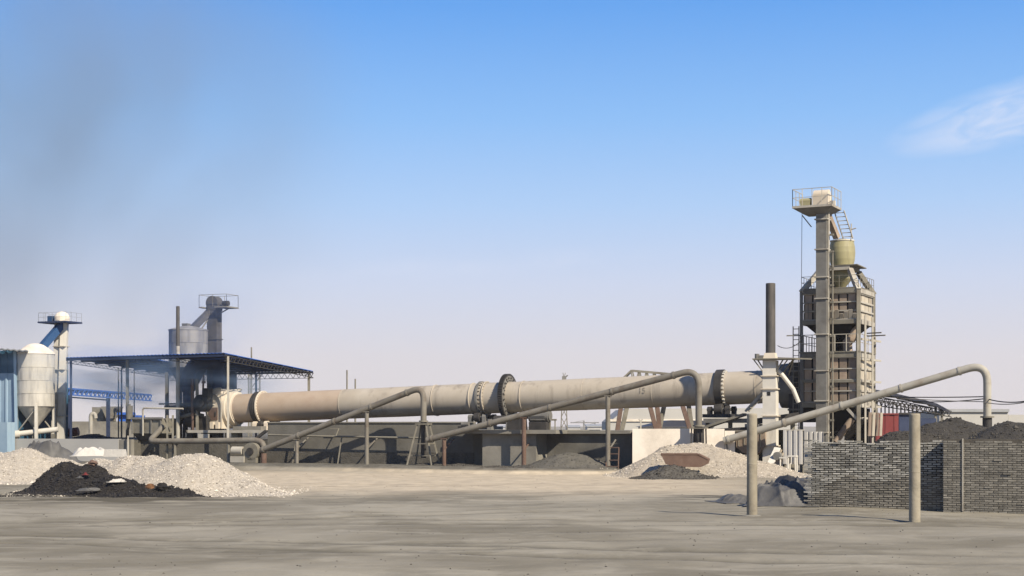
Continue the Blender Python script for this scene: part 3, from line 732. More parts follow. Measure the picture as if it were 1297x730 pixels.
pier = thing('kiln_pier', 'squat concrete pier under the girth gear', 'pier', K(Ks(650, -4.6), -4.0, .2), KA)
sp0, sp1 = Ks(611, -4.7), Ks(679, -4.7)
kwall('', '', '', sp0, sp1, -4.7, TW - .02, -.05, 2.0, '').build('pier_block', 'concrete', pier)
kwall('', '', '', sp0 + .35, sp1 - .3, -4.74, -4.701, .6, 1.55, '').build('patched_render', 'panel_steel', pier) if False else None
kwall('', '', '', Ks(575, -5.1), Ks(704, -5.1), -5.1, 2.2, 2.002, 2.2, '').build('deck_slab', 'concrete', pier)
kwall('', '', '', Ks(704, -3.35) + .002, sw1, -3.35, 2.0, 2.003, 2.17, '').build('deck_slab', 'concrete', pier)

# drive: motor, gearbox and pinion guard
drv = thing('kiln_drive', 'dark electric motor and gearbox standing right of the girth gear', 'kiln drive', K(Ks(672, -3.2), -3.2, 2.2), KA)
sm_ = Ks(677, -3.2)
m = MB(); m.cyl(K(sm_ - .25, -3.2, 2.95), K(sm_ + .85, -3.2, 2.95), .33, n=24); m.cyl(K(sm_ + .85, -3.2, 2.95), K(sm_ + .93, -3.2, 2.95), .27, n=20)
for i in range(10): 
    q = math.pi * 2 * i / 10; m.box(K(sm_ + .28, -3.2 + .34 * math.cos(q), 2.95 + .34 * math.sin(q)), (.85, .03, .05), KA)
m.build('motor', 'grey_steel', drv)
m = MB(); m.box(K(sm_ + .3, -3.2, 2.42), (1.0, .7, .43), KA); m.build('motor_base', 'dark_steel', drv)
sgx = Ks(655, -3.2)
m = MB(); m.box(K(sgx, -3.2, 2.62), (.9, .8, .84), KA, .9); m.build('gearbox', 'dark_steel', drv)
m = MB(); m.cyl(K(sgx, -3.2, 2.9), K(sm_, -3.2, 2.9), .11, n=12); m.build('coupling', 'rust_steel', drv)
spn = sg + .2
m = MB(); m.cyl(K(spn - .35, -1.3, 2.75), K(spn + .35, -1.3, 2.75), .24, n=20); m.build('pinion', 'dark_steel', drv)
for e in (-1, 1):
    m = MB(); m.box(K(spn + e * .55, -1.4, 2.5), (.26, .5, .6), KA, .8); m.build('bearing_block', 'grey_steel', drv)
m = MB(); 
for p in (690, 697, 703): m.beam(K(Ks(p, -3), -3, 2.2), K(Ks(p, -3), -3, 2.72), .07)
m.beam(K(Ks(688, -3), -3, 2.74), K(Ks(705, -3), -3, 2.74), .09); m.build('cable_stand', 'frame_steel', drv)
# small lubrication machine on the deck left of the rollers
lub = thing('oil_pump', 'small dark oil pump on the deck left of the rollers', 'pump', K(Ks(590, -3.6), -3.6, 2.2), KA)
m = MB(); m.box(K(Ks(588, -3.6), -3.6, 2.3), (.6, .4, .2), KA); m.build('pump_base', 'dark_steel', lub)
m = MB(); m.cyl(K(Ks(585, -3.6), -3.6, 2.5), K(Ks(594, -3.6), -3.6, 2.5), .13, n=14); m.build('pump_body', 'grey_steel', lub)

# ------------------------------------------------------------------ white loading wall
ww = thing('loading_wall', 'sunlit white plastered wall behind the tan gravel heap', 'wall', at(858, 602, 76).xy.to_3d(), R(-7))
x0 = at(801, 540, 76.0).x
d = Vector((math.cos(R(-7)), math.sin(R(-7)), 0)); nrm = Vector((-d.y, d.x, 0)); a = Vector((x0, 76.0, 0))
Lw = 4.62; zt_ = at(801, 543.3, 76).z
m = MB(); m.hexa([q + Vector((0, 0, z)) for z in (-.1, zt_) for q in (a, a + d * Lw, a + d * Lw + nrm * .4, a + nrm * .4)]); m.build('front_face', 'white_plaster', ww)
m = MB(); b0 = a + nrm * .402; m.hexa([q + Vector((0, 0, z)) for z in (-.1, zt_ - .02) for q in (b0, b0 + d * .4, b0 + d * .4 + nrm * 4.6, b0 + nrm * 4.6)]); m.build('return_wall', 'concrete', ww)  # grey concrete in place of plaster puts this side's shade into the colour
m = MB(); c_ = a + d * (Lw + .02) + nrm * .05; m.hexa([q + Vector((0, 0, z)) for z in (-.1, zt_ - .1) for q in (c_, c_ + d * .5, c_ + d * .5 + nrm * .3, c_ + nrm * .3)]); m.build('end_post', 'white_plaster', ww)
# slab behind the wall, towards the tower (raised machine deck)
deck = thing('machine_deck', 'dark steel walkway deck under the kiln beside the pale column', 'deck', K(Ks(930, -1.5), -1.5, 0), KA)
zd = Kz(930, 531, -2.5)
sd0, sd1 = Ks(892, -2.5), Ks(1012, -2.5)
m = MB(); m.hexa([K(a_, b_, c) for c in (zd - .16, zd) for a_, b_ in ((sd0, -2.6), (sd1, -2.6), (sd1, 2.2), (sd0, 2.2))]); m.build('deck_plate', 'frame_steel', deck)
for p in (896, 925, 958, 1004):
    s_ = Ks(p, -2.3); m = MB(); m.beam(K(s_, -2.3, 0), K(s_, -2.3, zd - .17), .2); m.build('leg', 'frame_steel', deck)
m = MB(); m.beam(K(sd0, -2.66, zd - .08), K(sd1, -2.66, zd - .08), .1, .22); m.build('edge_channel', 'grey_steel', deck)
# ramp plate and lower deck in front
m = MB(); pa, pb = Kp(893, 541, -3.0), Kp(941, 525, -3.0); m.sheet(pa, pb, pb + KN * .9, pa + KN * .9, .12); m.build('ramp_plate', 'frame_steel', deck)
m = MB(); pa, pb = Kp(903, 546, -2.9), Kp(960, 543, -2.9); m.beam(pa, pb, .25, .22); pa, pb = Kp(950, 535, -3.1), Kp(1012, 526, -2.4); m.beam(pa, pb, .14, .3); m.build('cross_beam', 'dark_steel', deck)
m = MB(); pa, pb = Kp(944, 521, -2.4), Kp(966, 497, -2.2); m.beam(pa, pb, .12); m.beam(pa + KN * .7, pb + KN * .7, .12)
for k in range(6): q = pa.lerp(pb, k / 5); m.beam(q, q + KN * .7, .05)
m.build('step_ladder', 'pale_frame_steel', deck)
for p in (946, 952, 958, 964):
    s_ = Ks(p, -2.8); m = MB(); m.box(K(s_, -2.8, zd - .55), (.2, .1, .6), KA); m.build('deck_slat', 'pale_frame_steel', deck)
m = MB(); m.box(K(Ks(925, 1.2), 1.2, 1.1), (6, .3, 2.2), KA); m.build('back_wall', 'dark_dust', deck)

# ------------------------------------------------------------------ inclined gas pipes on posts
GP = 'long inclined pipes with bent-down ends'
TP = -4.5; PR = .165
def gpipe(label, p_lo, p_hi, p_dn, t, posts, foot, mat, r=PR, bend=.7, extra=None):
    lo = Kp(*p_lo, t); hi = Kp(*p_hi, t); dn = Kp(*p_dn, t)
    dn = Vector((dn.x, dn.y, dn.z)); top = Vector((dn.x, dn.y, hi.z))
    base = Vector((lo.x, lo.y, G(lo.x, lo.y)))
    o = thing('gas_pipe', label, 'pipe', base, KA, GP)
    d1 = (hi - lo).normalized(); corner = hi
    # corner where the rise meets the drop
    kx = (dn - lo).dot(KU); corner = lo + d1 * (kx / d1.dot(KU))
    a = corner - d1 * bend; b = corner - Vector((0, 0, bend))
    pts = [lo, lo.lerp(a, .33), lo.lerp(a, .66), a] + arc(a, corner, b, 10)[1:] + [dn]
    m = MB(); m.tube(pts, r, 18); m.build('pipe', mat, o)
    for k in (.02, .26, .5, .74, .97):
        q = lo.lerp(a, k); m = MB(); m.cyl(q - d1 * .05, q + d1 * .05, r + .03, n=18); m.build('joint_collar', mat, o)
    for (p, yb, rr, mt) in posts:
        c = lo + d1 * ((Ks(p, t) - (lo - KO).dot(KU)) / d1.dot(KU)); g = G(c.x, c.y)
        m = MB(); m.cyl(Vector((c.x, c.y, g - .05)), Vector((c.x, c.y, c.z - r * .9)), rr, n=14); q = m.build('support_post', mt, o)
        m = MB(); m.box((c.x, c.y, c.z - r * 1.02), (.34, .26, .05), KA); m.build('saddle', mt, q)
        m = MB(); e = Vector((c.x, c.y, g + .9)); m.beam(e + KN * .1, e + KN * 1.3 + Vector((0, 0, .55)), .06); m.build('brace', mt, q)
    return o, dn
pA, dA = gpipe('left inclined grey pipe rising from the fan, ending over a tripod', (330, 571), (530, 492), (536.5, 536), TP, [(376, 587, .10, 'pipe_steel'), (464.5, 590, .115, 'pipe_steel')], None, 'pipe_steel', bend=.75)
pB, dB = gpipe('middle inclined pipe crossing the girth gear and the kiln', (541, 557.5), (880, 468.5), (885, 542), TP - .9, [(562.5, 588, .11, 'rust_steel'), (663.5, 590, .125, 'rust_steel'), (770, 594, .125, 'pipe_steel')], None, 'pipe_steel', bend=.9)
pC, dC = gpipe('right inclined pale pipe rising past the tower over the coal heaps', (917, 558.5), (1236, 464), (1250.5, 531), TP - .2, [], None, 'pale_pipe_steel', r=.185, bend=.95)
# pipe ends: black sleeves and stands
def sleeve(parent, dn, h, r, mat='dark_steel'):
    m = MB(); m.cyl(dn + Vector((0, 0, .10)), dn - Vector((0, 0, h)), r, n=18); m.build('end_sleeve', mat, parent)
    m = MB(); m.cyl(dn + Vector((0, 0, .06)), dn + Vector((0, 0, .14)), r + .1, n=18); m.build('flange', 'frame_steel', parent)
sleeve(pA, dA, 1.9, .15); sleeve(pB, dB, .95, .20); sleeve(pC, dC, 1.3, .22)
# tripod trestle under the left pipe
tri = thing('trestle', 'splayed steel trestle carrying the bent end of the left pipe', 'trestle', (dA.x, dA.y, G(dA.x, dA.y)), KA)
zt2 = Kz(536, 538, TP)
for sx, sy in ((-1, -1), (1, -1), (1, 1), (-1, 1)):
    m = MB(); m.beam(dA + KU * .26 * sx + KN * .22 * sy + Vector((0, 0, zt2 - dA.z)), Vector((dA.x, dA.y, .22)) + KU * (.75 * sx) + KN * (.55 * sy), .09); m.build('leg', 'frame_steel', tri)
m = MB(); m.box(Vector((dA.x, dA.y, zt2 + .03)), (.75, .62, .07), KA); m.build('top_plate', 'frame_steel', tri)
for zf, k in ((.45, .48), (.72, .62)):
    pass
for zq in (1.45, .8):
    k = (zt2 - zq) / (zt2 - .22); hx = .26 + .49 * k; hy = .22 + .33 * k; c = Vector((dA.x, dA.y, zq)); m = MB()
    P = [c + KU * hx * sx + KN * hy * sy for sx, sy in ((-1, -1), (1, -1), (1, 1), (-1, 1))]
    for i in range(4): m.beam(P[i], P[(i + 1) % 4], .055)
    m.build('cross_brace', 'frame_steel', tri)
# stand for the middle pipe's end on the white wall
st = thing('pipe_stand', 'dark box stand under the bent end of the middle pipe', 'stand', (dB.x, dB.y, 1.2), KA)
m = MB()
for sx in (-1, 1):
    for sy in (-1, 1): m.beam(dB + KU * .3 * sx + KN * .25 * sy - Vector((0, 0, .02)), Vector((dB.x, dB.y, .0)) + KU * .34 * sx + KN * .28 * sy, .07)
m.build('leg', 'dark_steel', st)
m = MB(); m.box(dB - Vector((0, 0, .02)), (.8, .66, .06), KA); m.build('top_plate', 'frame_steel', st)
# horizontal thin service pipe along the wall
sp = MB(); sp.tube([Kp(340, 551, TW - .5), Kp(420, 553, TW - .5), Kp(534, 555, TW - .5)], .055, 8)
sv = thing('service_pipe', 'thin horizontal service pipe on hooks along the grey kiln wall', 'pipe', K(Ks(430, TW), TW - .4, .27), KA)
sp.build('pipe', 'frame_steel', sv)
for p, yt in ((433, 553), (376, 552)):
    m = MB(); q = Kp(p, yt, TW - .5); m.beam(q, Vector((q.x - .25 * KU.x, q.y, G(q.x, q.y))), .07); m.build('prop', 'frame_steel', sv)
m = MB(); pa = Kp(418, 543, TW - .3); pb = Kp(429, 543, TW - .3); m.beam(pa, pb, .05); m.beam(pb, Kp(425, 553, TW - .5), .05); m.build('hook', 'frame_steel', sv)
# rusty ladder frame against the dark wall
lf = thing('ladder_frame', 'low rusty ladder frame leaning at the post near the white wall', 'ladder', Kp(776, 595, -5.6).xy.to_3d(), KA)
for p in (768.5, 784):
    m = MB(); a_ = Kp(p, 567, -5.2); a_.z = Kz(776, 567, -5.2); b_ = Kp(p - 1, 596, -5.7); m.beam(Vector((b_.x, b_.y, 0)), a_, .05); m.build('rail', 'rust_steel', lf)
for k in range(4):
    m = MB(); a_ = Kp(768.5, 567 + k * 8, -5.2 - k * .13); b_ = Kp(784, 567 + k * 8, -5.2 - k * .13); m.beam(a_, b_, .045); m.build('rung', 'rust_steel', lf)

# ------------------------------------------------------------------ preheater tower
TA = R(-27); TC = Vector((16.84, 77.5, 0)); TU = Vector((math.cos(TA), math.sin(TA), 0)); TN = Vector((-math.sin(TA), math.cos(TA), 0))
def T(x, y, z): return TC + TU * x + TN * y + Vector((0, 0, z))
def tz(y): return EYE + (HOR - y) * 76.0 / F
HX, HY = 1.46, 1.62
tower = thing('preheater_tower', 'tall steel framed preheater tower with boxed panels at the right', 'tower', TC, TA)
z_base, z2b, z2t, z1b, z1t, ztop = 0, tz(513), tz(450), tz(408), tz(369), tz(338)
for sx in (-1, 1):
    for sy in (-1, 1):
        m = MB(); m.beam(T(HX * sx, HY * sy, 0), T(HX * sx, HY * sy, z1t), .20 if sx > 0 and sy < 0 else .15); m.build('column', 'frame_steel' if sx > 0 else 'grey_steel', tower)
def tbeam(z, w, h, mat='frame_steel', ex=0.0):
    P = [(-HX - ex, -HY - ex), (HX + ex, -HY - ex), (HX + ex, HY + ex), (-HX - ex, HY + ex)]
    for i in range(4):
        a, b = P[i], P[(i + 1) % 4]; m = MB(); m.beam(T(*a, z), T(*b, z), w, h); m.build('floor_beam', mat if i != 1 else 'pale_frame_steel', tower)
for z, h in ((z1t, .22), (z1b, .22), (z2t, .24), (tz(483), .14), (z2b, .26)): tbeam(z, .12, h)
def tbox(x0, x1, y0, y1, z0, z1, mat, name):
    m = MB(); m.hexa([T(x, y, z) for z in (z0, z1) for x, y in ((x0, y0), (x1, y0), (x1, y1), (x0, y1))]); return m.build(name, mat, tower)
# boxed bodies with a grid of separate cladding panels
def panel_mesh(name, w, h, mat, rz_mat=None):
    mb = MB(); mb.box((0, 0, 0), (w - .09, .05, h - .08)); me = mb.mesh(name); me.materials.append(M[mat]); return me
def body(z0, z1, rows, cols, side_cols, bx, by):
    tbox(-bx, bx, -by, by, z0, z1, 'soot_and_shade', 'body_core')
    ph = (z1 - z0) / rows
    pw = 2 * bx / cols; pm = panel_mesh('panel', pw, ph, 'panel_steel')
    for r_ in range(rows):
        for c in range(cols):
            piece(pm, 'panel', tower, T(-bx + pw * (c + .5), -by - .03 - random.uniform(0, .02), z0 + ph * (r_ + .5)), TA)
    pw2 = 2 * by / side_cols; pm2 = panel_mesh('panel', pw2, ph, 'pale_panel_steel')  # side panels in a paler copy, sunlit brightness put into the colour
    for sx in (1, -1):
        for r_ in range(rows):
            for c in range(side_cols):
                piece(pm2, 'panel', tower, T(sx * (bx + .03 + random.uniform(0, .02)), -by + pw2 * (c + .5), z0 + ph * (r_ + .5)), TA + math.pi / 2)
    for r_ in range(rows + 1):
        z = z0 + ph * r_
        m = MB(); m.beam(T(-bx - .06, -by - .10, z), T(bx + .06, -by - .10, z), .08, .06); m.build('stiffener_rail', 'pale_frame_steel', tower)
        m = MB(); m.beam(T(bx + .10, -by - .06, z + .003), T(bx + .10, by + .06, z + .003), .08, .09); m.build('stiffener_rail', 'pale_frame_steel', tower)
body(z1b + .12, z1t - .12, 3, 6, 4, 1.34, 1.48)
body(z2b + .14, z2t - .13, 4, 6, 4, 1.36, 1.50)
# shallow catwalks
def floor(z, ex, th=.06): tbox(-HX - ex, HX + ex, -HY - ex, HY + ex, z, z + th, 'frame_steel', 'catwalk')
floor(z1t + .12, .04); floor(z2t + .13, .10); 
# slumped plates on the lower ledge of the upper body
m = MB()
for k in range(7): 
    x = -.2 + k * .23; m.sheet(T(x, -HY + .05, z1b + .14), T(x + .2, -HY + .05, z1b + .14), T(x + .24, -HY - .12, z1b + .40 + .1 * (k % 3)), T(x + .04, -HY - .12, z1b + .40 + .1 * (k % 3)), .03)
m.build('bent_plates', 'pale_panel_steel', tower)
# hopper between the bodies, dark gas ducts
def frustum(x0, x1, y0, y1, z1, X0, X1, Y0, Y1, z0, mat, name):
    m = MB(); m.hexa([T(x, y, z0) for x, y in ((X0, Y0), (X1, Y0), (X1, Y1), (X0, Y1))] + [T(x, y, z1) for x, y in ((x0, y0), (x1, y0), (x1, y1), (x0, y1))]); return m.build(name, mat, tower)
frustum(-1.3, 1.3, -1.42, 1.42, z1b - .12, -.62, .55, -.8, .8, tz(428), 'soot_and_shade', 'hopper')
tbox(-.62, .1, -.8, .7, tz(447), tz(428) + .01, 'soot_and_shade', 'gas_duct')
tbox(.22, .60, -.7, .2, tz(447), tz(428) + .01, 'soot_and_shade', 'gas_duct')
m = MB(); m.tube(arc(T(1.15, -.9, z1b - .1), T(1.2, -1.0, tz(428)), T(.75, -1.05, tz(432))) + [T(.80, -1.05, tz(447))], .24, 14); m.build('riser_pipe', 'panel_steel', tower)
m = MB(); railing(m, [T(HX, -HY - .1, z2t + .19), T(-HX, -HY - .1, z2t + .19), T(-HX - .1, HY, z2t + .19)], .85, .5, .035); railing(m, [T(HX + .1, -HY, z2t + .19), T(HX + .1, HY, z2t + .19)], .85, .7, .035); m.build('railing', 'pale_frame_steel', tower)
m = MB(); railing(m, [T(-HX, HY, z1t + .18), T(-HX, -HY, z1t + .18), T(HX, -HY, z1t + .18), T(HX, HY, z1t + .18)], .6, .45, .022); m.build('railing', 'frame_steel', tower)
for zr in (z1b + .2,):
    m = MB(); railing(m, [T(-HX, -HY - .02, zr), T(-.75, -HY - .02, zr)], .8, .35, .03); m.build('railing', 'frame_steel', tower)
# bottom hopper and diagonal knees
frustum(-1.15, 1.2, -1.3, 1.3, z2b - .14, -.5, .5, -.6, .6, tz(546), 'soot_and_shade', 'hopper')
tbox(-1.2, -.3, .4, 1.4, 0, z2b - .15, 'soot_and_shade', 'gas_duct'); tbox(.1, 1.3, .9, 1.5, 0, z2b - .16, 'soot_and_shade', 'gas_duct')
m = MB(); m.beam(T(HX - .06, -HY, tz(531)), T(HX - .55, -HY, tz(518)), .13); m.build('knee_brace', 'pale_frame_steel', tower)
m = MB(); m.cyl(T(.2, -1.2, tz(560)), T(.95, -.9, tz(531)), .17, n=14); m.build('chute', 'panel_steel', tower)
# top pyramid frame
ring_ = [(-.72, -.85), (.85, -.85), (.85, .85), (-.72, .85)]
for i in range(4):
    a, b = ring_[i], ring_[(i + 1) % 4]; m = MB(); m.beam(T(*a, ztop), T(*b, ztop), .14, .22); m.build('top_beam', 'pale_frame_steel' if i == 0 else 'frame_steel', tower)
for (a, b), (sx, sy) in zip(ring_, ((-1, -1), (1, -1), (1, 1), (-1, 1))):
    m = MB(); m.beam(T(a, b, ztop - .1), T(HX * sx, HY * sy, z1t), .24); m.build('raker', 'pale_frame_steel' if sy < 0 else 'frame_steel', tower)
m = MB(); m.sheet(T(-.72, -.95, ztop + .13), T(1.25, -.95, ztop + .13), T(1.25, .95, ztop + .10), T(-.72, .95, ztop + .13), .05); m.build('top_deck', 'frame_steel', tower)
m = MB(); m.lathe(T(.12, 0, tz(366)), (0, 0, 1), [(0, .22), (.16, .24), (.62, .62), (ztop - tz(366) - .1, .64)], 24); m.build('feed_cone', 'olive_paint', tower)
m = MB(); m.cyl(T(-.28, -.3, z1t + .1), T(-.28, -.3, ztop - .1), .2, n=14); m.build('vent_pipe', 'dark_steel', tower)
# side scaffolding ladder on the left and right
def ladder(a, b, wdir, wd, n, name, mat, par):
    m = MB(); o = wdir * (wd / 2)
    m.beam(a - o, b - o, .045); m.beam(a + o, b + o, .045)
    for k in range(n): q = a.lerp(b, (k + .5) / n); m.beam(q - o, q + o, .035)
    return m.build(name, mat, par)
ladder(T(-HX - .30, -HY + .05, .4), T(-HX - .30, -HY + .05, tz(412)), TU, .3, 26, 'access_ladder', 'frame_steel', tower)
for dx, dy in ((.28, .3), (.33, HY)):
    m = MB(); m.beam(T(HX + dx, -HY + dy, 0), T(HX + dx, -HY + dy, z1b + .3), .09); m.build('side_post', 'pale_frame_steel', tower)
for z in (tz(430), tz(455), tz(483), tz(500), tz(515), tz(530)):
    m = MB(); m.beam(T(HX, -HY - .02, z), T(HX + .36, HY + .02, z), .06, .10); m.build('side_rail', 'pale_frame_steel', tower)
for z, ln in ((tz(425), 1.1), (tz(421.5), .9)):
    m = MB(); m.beam(T(HX + .1, -.2, z), T(HX + ln, -.5, z), .06); m.build('projecting_rod', 'frame_steel', tower)
m = MB(); m.beam(T(-HX, -HY, tz(424)), T(-HX - .75, -HY - .1, tz(424)), .06); m.build('projecting_rod', 'frame_steel', tower)
# hanging white panels at the base on the right
for k in range(4):
    m = MB(); y = -HY + .3 + k * .8; m.sheet(T(HX + .42, y, 1.9), T(HX + .42, y + .5, 1.9), T(HX + .46, y + .55, 3.1), T(HX + .46, y + .05, 3.1), .04); m.build('hanging_sheet', 'panel_steel' if k % 2 == 0 else 'pale_panel_steel', tower)

# storage tank on top
tank = thing('feed_tank', 'olive cylindrical feed tank on top of the tower', 'tank', T(.22, 0, ztop + .15), TA)
zk0, zk1 = tz(334), tz(301)
m = MB(); m.lathe(T(.22, 0, zk0), (0, 0, 1), [(0, .56), (.06, .58), (.35, .64), (.7, .665), (zk1 - zk0 - .35, .65), (zk1 - zk0 - .05, .59), (zk1 - zk0, .55), (zk1 - zk0 + .10, .2)], 36); m.build('shell', 'olive_paint', tank)
m = MB(); m.lathe(T(.22, 0, zk0 - .04), (0, 0, 1), [(0, .66), (.07, .66)], 36); m.build('base_ring', 'olive_paint', tank)
m = MB(); m.lathe(T(.22, 0, zk1 - .04), (0, 0, 1), [(0, .56), (.001, .62), (.06, .62), (.061, .56)], 36); m.build('rim', 'pale_paint', tank)
m = MB(); m.cyl(T(.22 + .5, -.1, zk1), T(.22 + .5, -.1, zk1 + .85), .03, n=8); m.cyl(T(.22 + .5, -.1, zk1 + .55), T(.22 + .75, -.1, zk1 + .6), .03, n=8); m.build('vent', 'pale_frame_steel', tank)
# bucket elevator in front of the tower
EX, EY = -.26, -2.02
elev = thing('bucket_elevator', 'tall grey square bucket elevator shaft in front of the tower', 'elevator', T(EX, EY, 0), TA)
zp = tz(265)
cuts = [0, tz(548), tz(508), tz(470), tz(424), tz(379), tz(352), tz(317), tz(279), zp]
for a, b in zip(cuts[:-1], cuts[1:]):
    m = MB(); m.hexa([T(EX + x, EY + y, z) for z in (a, b - .004) for x, y in ((-.27, -.24), (.27, -.24), (.27, .24), (-.27, .24))]); m.build('shaft_section', 'grey_steel', elev)
for z in cuts[1:-1]:
    m = MB(); m.box(T(EX, EY, z), (.68, .62, .06), TA); m.build('flange', 'pale_frame_steel', elev)
m = MB(); m.box(T(EX + .31, EY + .05, zp / 2 + .5), (.05, .22, zp - 1.4), TA); m.build('corner_strip', 'pale_frame_steel', elev)
m = MB(); m.tube([T(EX + .52, EY, .8), T(EX + .52, EY, zp - 2.2)], .045, 8); m.build('conduit', 'frame_steel', elev)
for k in range(14):
    m = MB(); m.box(T(EX + .48, EY, 1.0 + k * .85), (.20, .10, .10), TA); m.build('conduit_clip', 'frame_steel', elev)
hd = MB(); hd.hexa([T(x, y, z) for z in (zp, zp + .11) for x, y in ((-1.62, -2.75), (.42, -2.75), (.42, -.9), (-1.62, -.9))]); hd.build('platform', 'pale_frame_steel', elev)
m = MB(); m.hexa([T(x, y, z) for z, k in ((zp - .28, .55), (zp - .004, 1)) for x, y in ((-.6 - 1.0 * k, -1.8 - .9 * k), (-.6 + 1.0 * k, -1.8 - .9 * k), (-.6 + 1.0 * k, -1.8 + .85 * k), (-.6 - 1.0 * k, -1.8 + .85 * k))]); m.build('platform_bracket', 'grey_steel', elev)
m = MB(); railing(m, [T(-1.6, -.92, zp + .1), T(-1.6, -2.73, zp + .1), T(.4, -2.73, zp + .1), T(.4, -.92, zp + .1)], .85, .5, .03); m.build('railing', 'pale_frame_steel', elev)
m = MB(); m.box(T(-.32, -1.9, zp + .40), (.80, .6, .6), TA); m.lathe(T(-.70, -1.9, zp + .66) - TU * 0, TU, [(0, .30), (.76, .30)], 24); m.build('head_cover', 'cream_paint', elev)
m = MB(); m.box(T(-1.12, -2.0, zp + .24), (.5, .35, .28), TA); m.cyl(T(-1.4, -2.0, zp + .42), T(-.85, -2.0, zp + .42), .16, n=14); m.build('drive_motor', 'olive_paint', elev)
m = MB(); m.box(T(.18, -1.9, zp + .24), (.35, .3, .26), TA); m.build('gear_reducer', 'pale_paint', elev)
ladder(T(.28, -.85, zp), T(.62, -.35, zk1 + .05), TU, .5, 7, 'ladder', 'pale_frame_steel', elev)
m = MB(); m.beam(T(-.2, -1.6, zp - .05), T(.1, -.6, zk1 + .1), .3, .24); m.build('discharge_chute', 'panel_steel', elev)
m = MB(); m.tube([T(-1.35, -1.9, zp), T(-1.38, -1.9, tz(370))], .014, 6); m.build('hanging_rope', 'dark_steel', elev)
m = MB(); m.beam(T(-.82, -2.05, zp - .9), T(-1.3, -2.05, zp - .28), .05); m.build('bracket_strut', 'frame_steel', elev)

# feed-end chamber between kiln and tower
ch = thing('smoke_chamber', 'dark sooty chamber joining the kiln end to the tower', 'chamber', K(Ks(1008, 0), 0, 2.5), KA)
m = MB(); sc0 = Ks(990, 0); klathe(m, sc0, [(0, KR + .02), (0.001, KR + .28), (.25, KR + .30), (.9, KR + .34), (.95, KR)], 40); m.build('end_seal', 'grey_steel', ch)  # enlarged end seal; its grey also carries the shadow on the kiln end
m = MB(); m.hexa([K(a_, b_, c) for c in (2.6, 5.7) for a_, b_ in ((sc0 + .6, -1.1), (sc0 + 2.2, -1.1), (sc0 + 2.2, 1.1), (sc0 + .6, 1.1))]); m.build('chamber_box', 'dark_steel', ch)
for zq in (3.2, 4.2, 5.2):
    m = MB(); m.hexa([K(a_, b_, c) for c in (zq, zq + .1) for a_, b_ in ((sc0 + .55, -1.16), (sc0 + 1.2, -1.16), (sc0 + 1.2, 1.16), (sc0 + .55, 1.16))]); m.build('stiffener', 'grey_steel', ch)

# ------------------------------------------------------------------ pale dust column with stack in front of the kiln end
tcol = -3.4; scx = Ks(976, tcol); ccol = K(scx, tcol, 0)
colm = thing('dust_column', 'cream square steel column with a dark stack on top', 'column', ccol, KA)
zc = lambda y: Kz(976, y, tcol)
cut = [0, zc(565), zc(527), zc(493), zc(476.5), zc(457)]
for i, (a, b) in enumerate(zip(cut[:-1], cut[1:])):
    m = MB(); hw = .335
    m.hexa([K(scx + x, tcol + y, z) for z in (a, b - .003) for x, y in ((-hw, -hw), (hw, -hw), (hw, hw), (-hw, hw))]); m.build('column_section', 'pale_paint', colm)
for z in cut[1:-1]:
    m = MB(); m.box(K(scx, tcol, z), (.84, .84, .05), KA); m.build('flange', 'cream_paint', colm)
m = MB(); m.box(K(scx - .02, tcol - .342, zc(499)), (.17, .02, .19), KA); m.build('inspection_window', 'rubber', colm)
zpf = zc(456)
m = MB(); m.hexa([K(scx + x, tcol + y, z) for z in (zpf, zpf + .06) for x, y in ((-.8, -.6), (1.35, -.6), (1.35, .6), (-.8, .6))]); m.build('platform', 'frame_steel', colm)
for a in ((-.75, -.3), (.75, .3)):
    for y in (-.5, .5):
        m = MB(); m.beam(K(scx + a[0], tcol + y, zpf), K(scx + (-.33 if a[0] < 0 else .33), tcol + y * .6, zpf - .6), .05); m.build('bracket_strut', 'frame_steel', colm)
m = MB(); m.box(K(scx, tcol, zpf + .20), (.62, .62, .28), KA, .82); m.build('stack_base', 'cream_paint', colm)
m = MB(); m.lathe(K(scx, tcol, zpf + .34), (0, 0, 1), [(0, .245), (zc(359) - zpf - .36, .24), (zc(359) - zpf - .34, .215)], 26); m.build('stack', 'stack_steel', colm)
m = MB(); m.cyl(K(scx - .62, tcol - .3, zpf + .06), K(scx - .62, tcol - .3, zpf + .30), .12, n=12); m.box(K(scx - .45, tcol - .3, zpf + .14), (.3, .2, .16), KA); m.build('small_motor', 'grey_steel', colm)
m = MB(); m.tube([K(scx + .34, tcol, zc(470)), K(scx + .55, tcol, zc(474)), K(scx + 1.1, tcol + .2, zc(493)), K(scx + 1.35, tcol + .3, zc(510))], .11, 12); m.build('side_pipe', 'pale_paint', colm)
for e in (0, .35):
    m = MB(); m.beam(K(scx + 1.2, tcol - .1, zpf + .05), K(scx + .45 + e, tcol + .6, zpf - .75), .05); m.build('cross_strut', 'frame_steel', colm)
m = MB(); m.beam(K(scx + .1, tcol + .5, zpf + .12), K(scx + 1.9, tcol + .9, zpf + .05), .07); m.build('gangway_rail', 'frame_steel', colm)

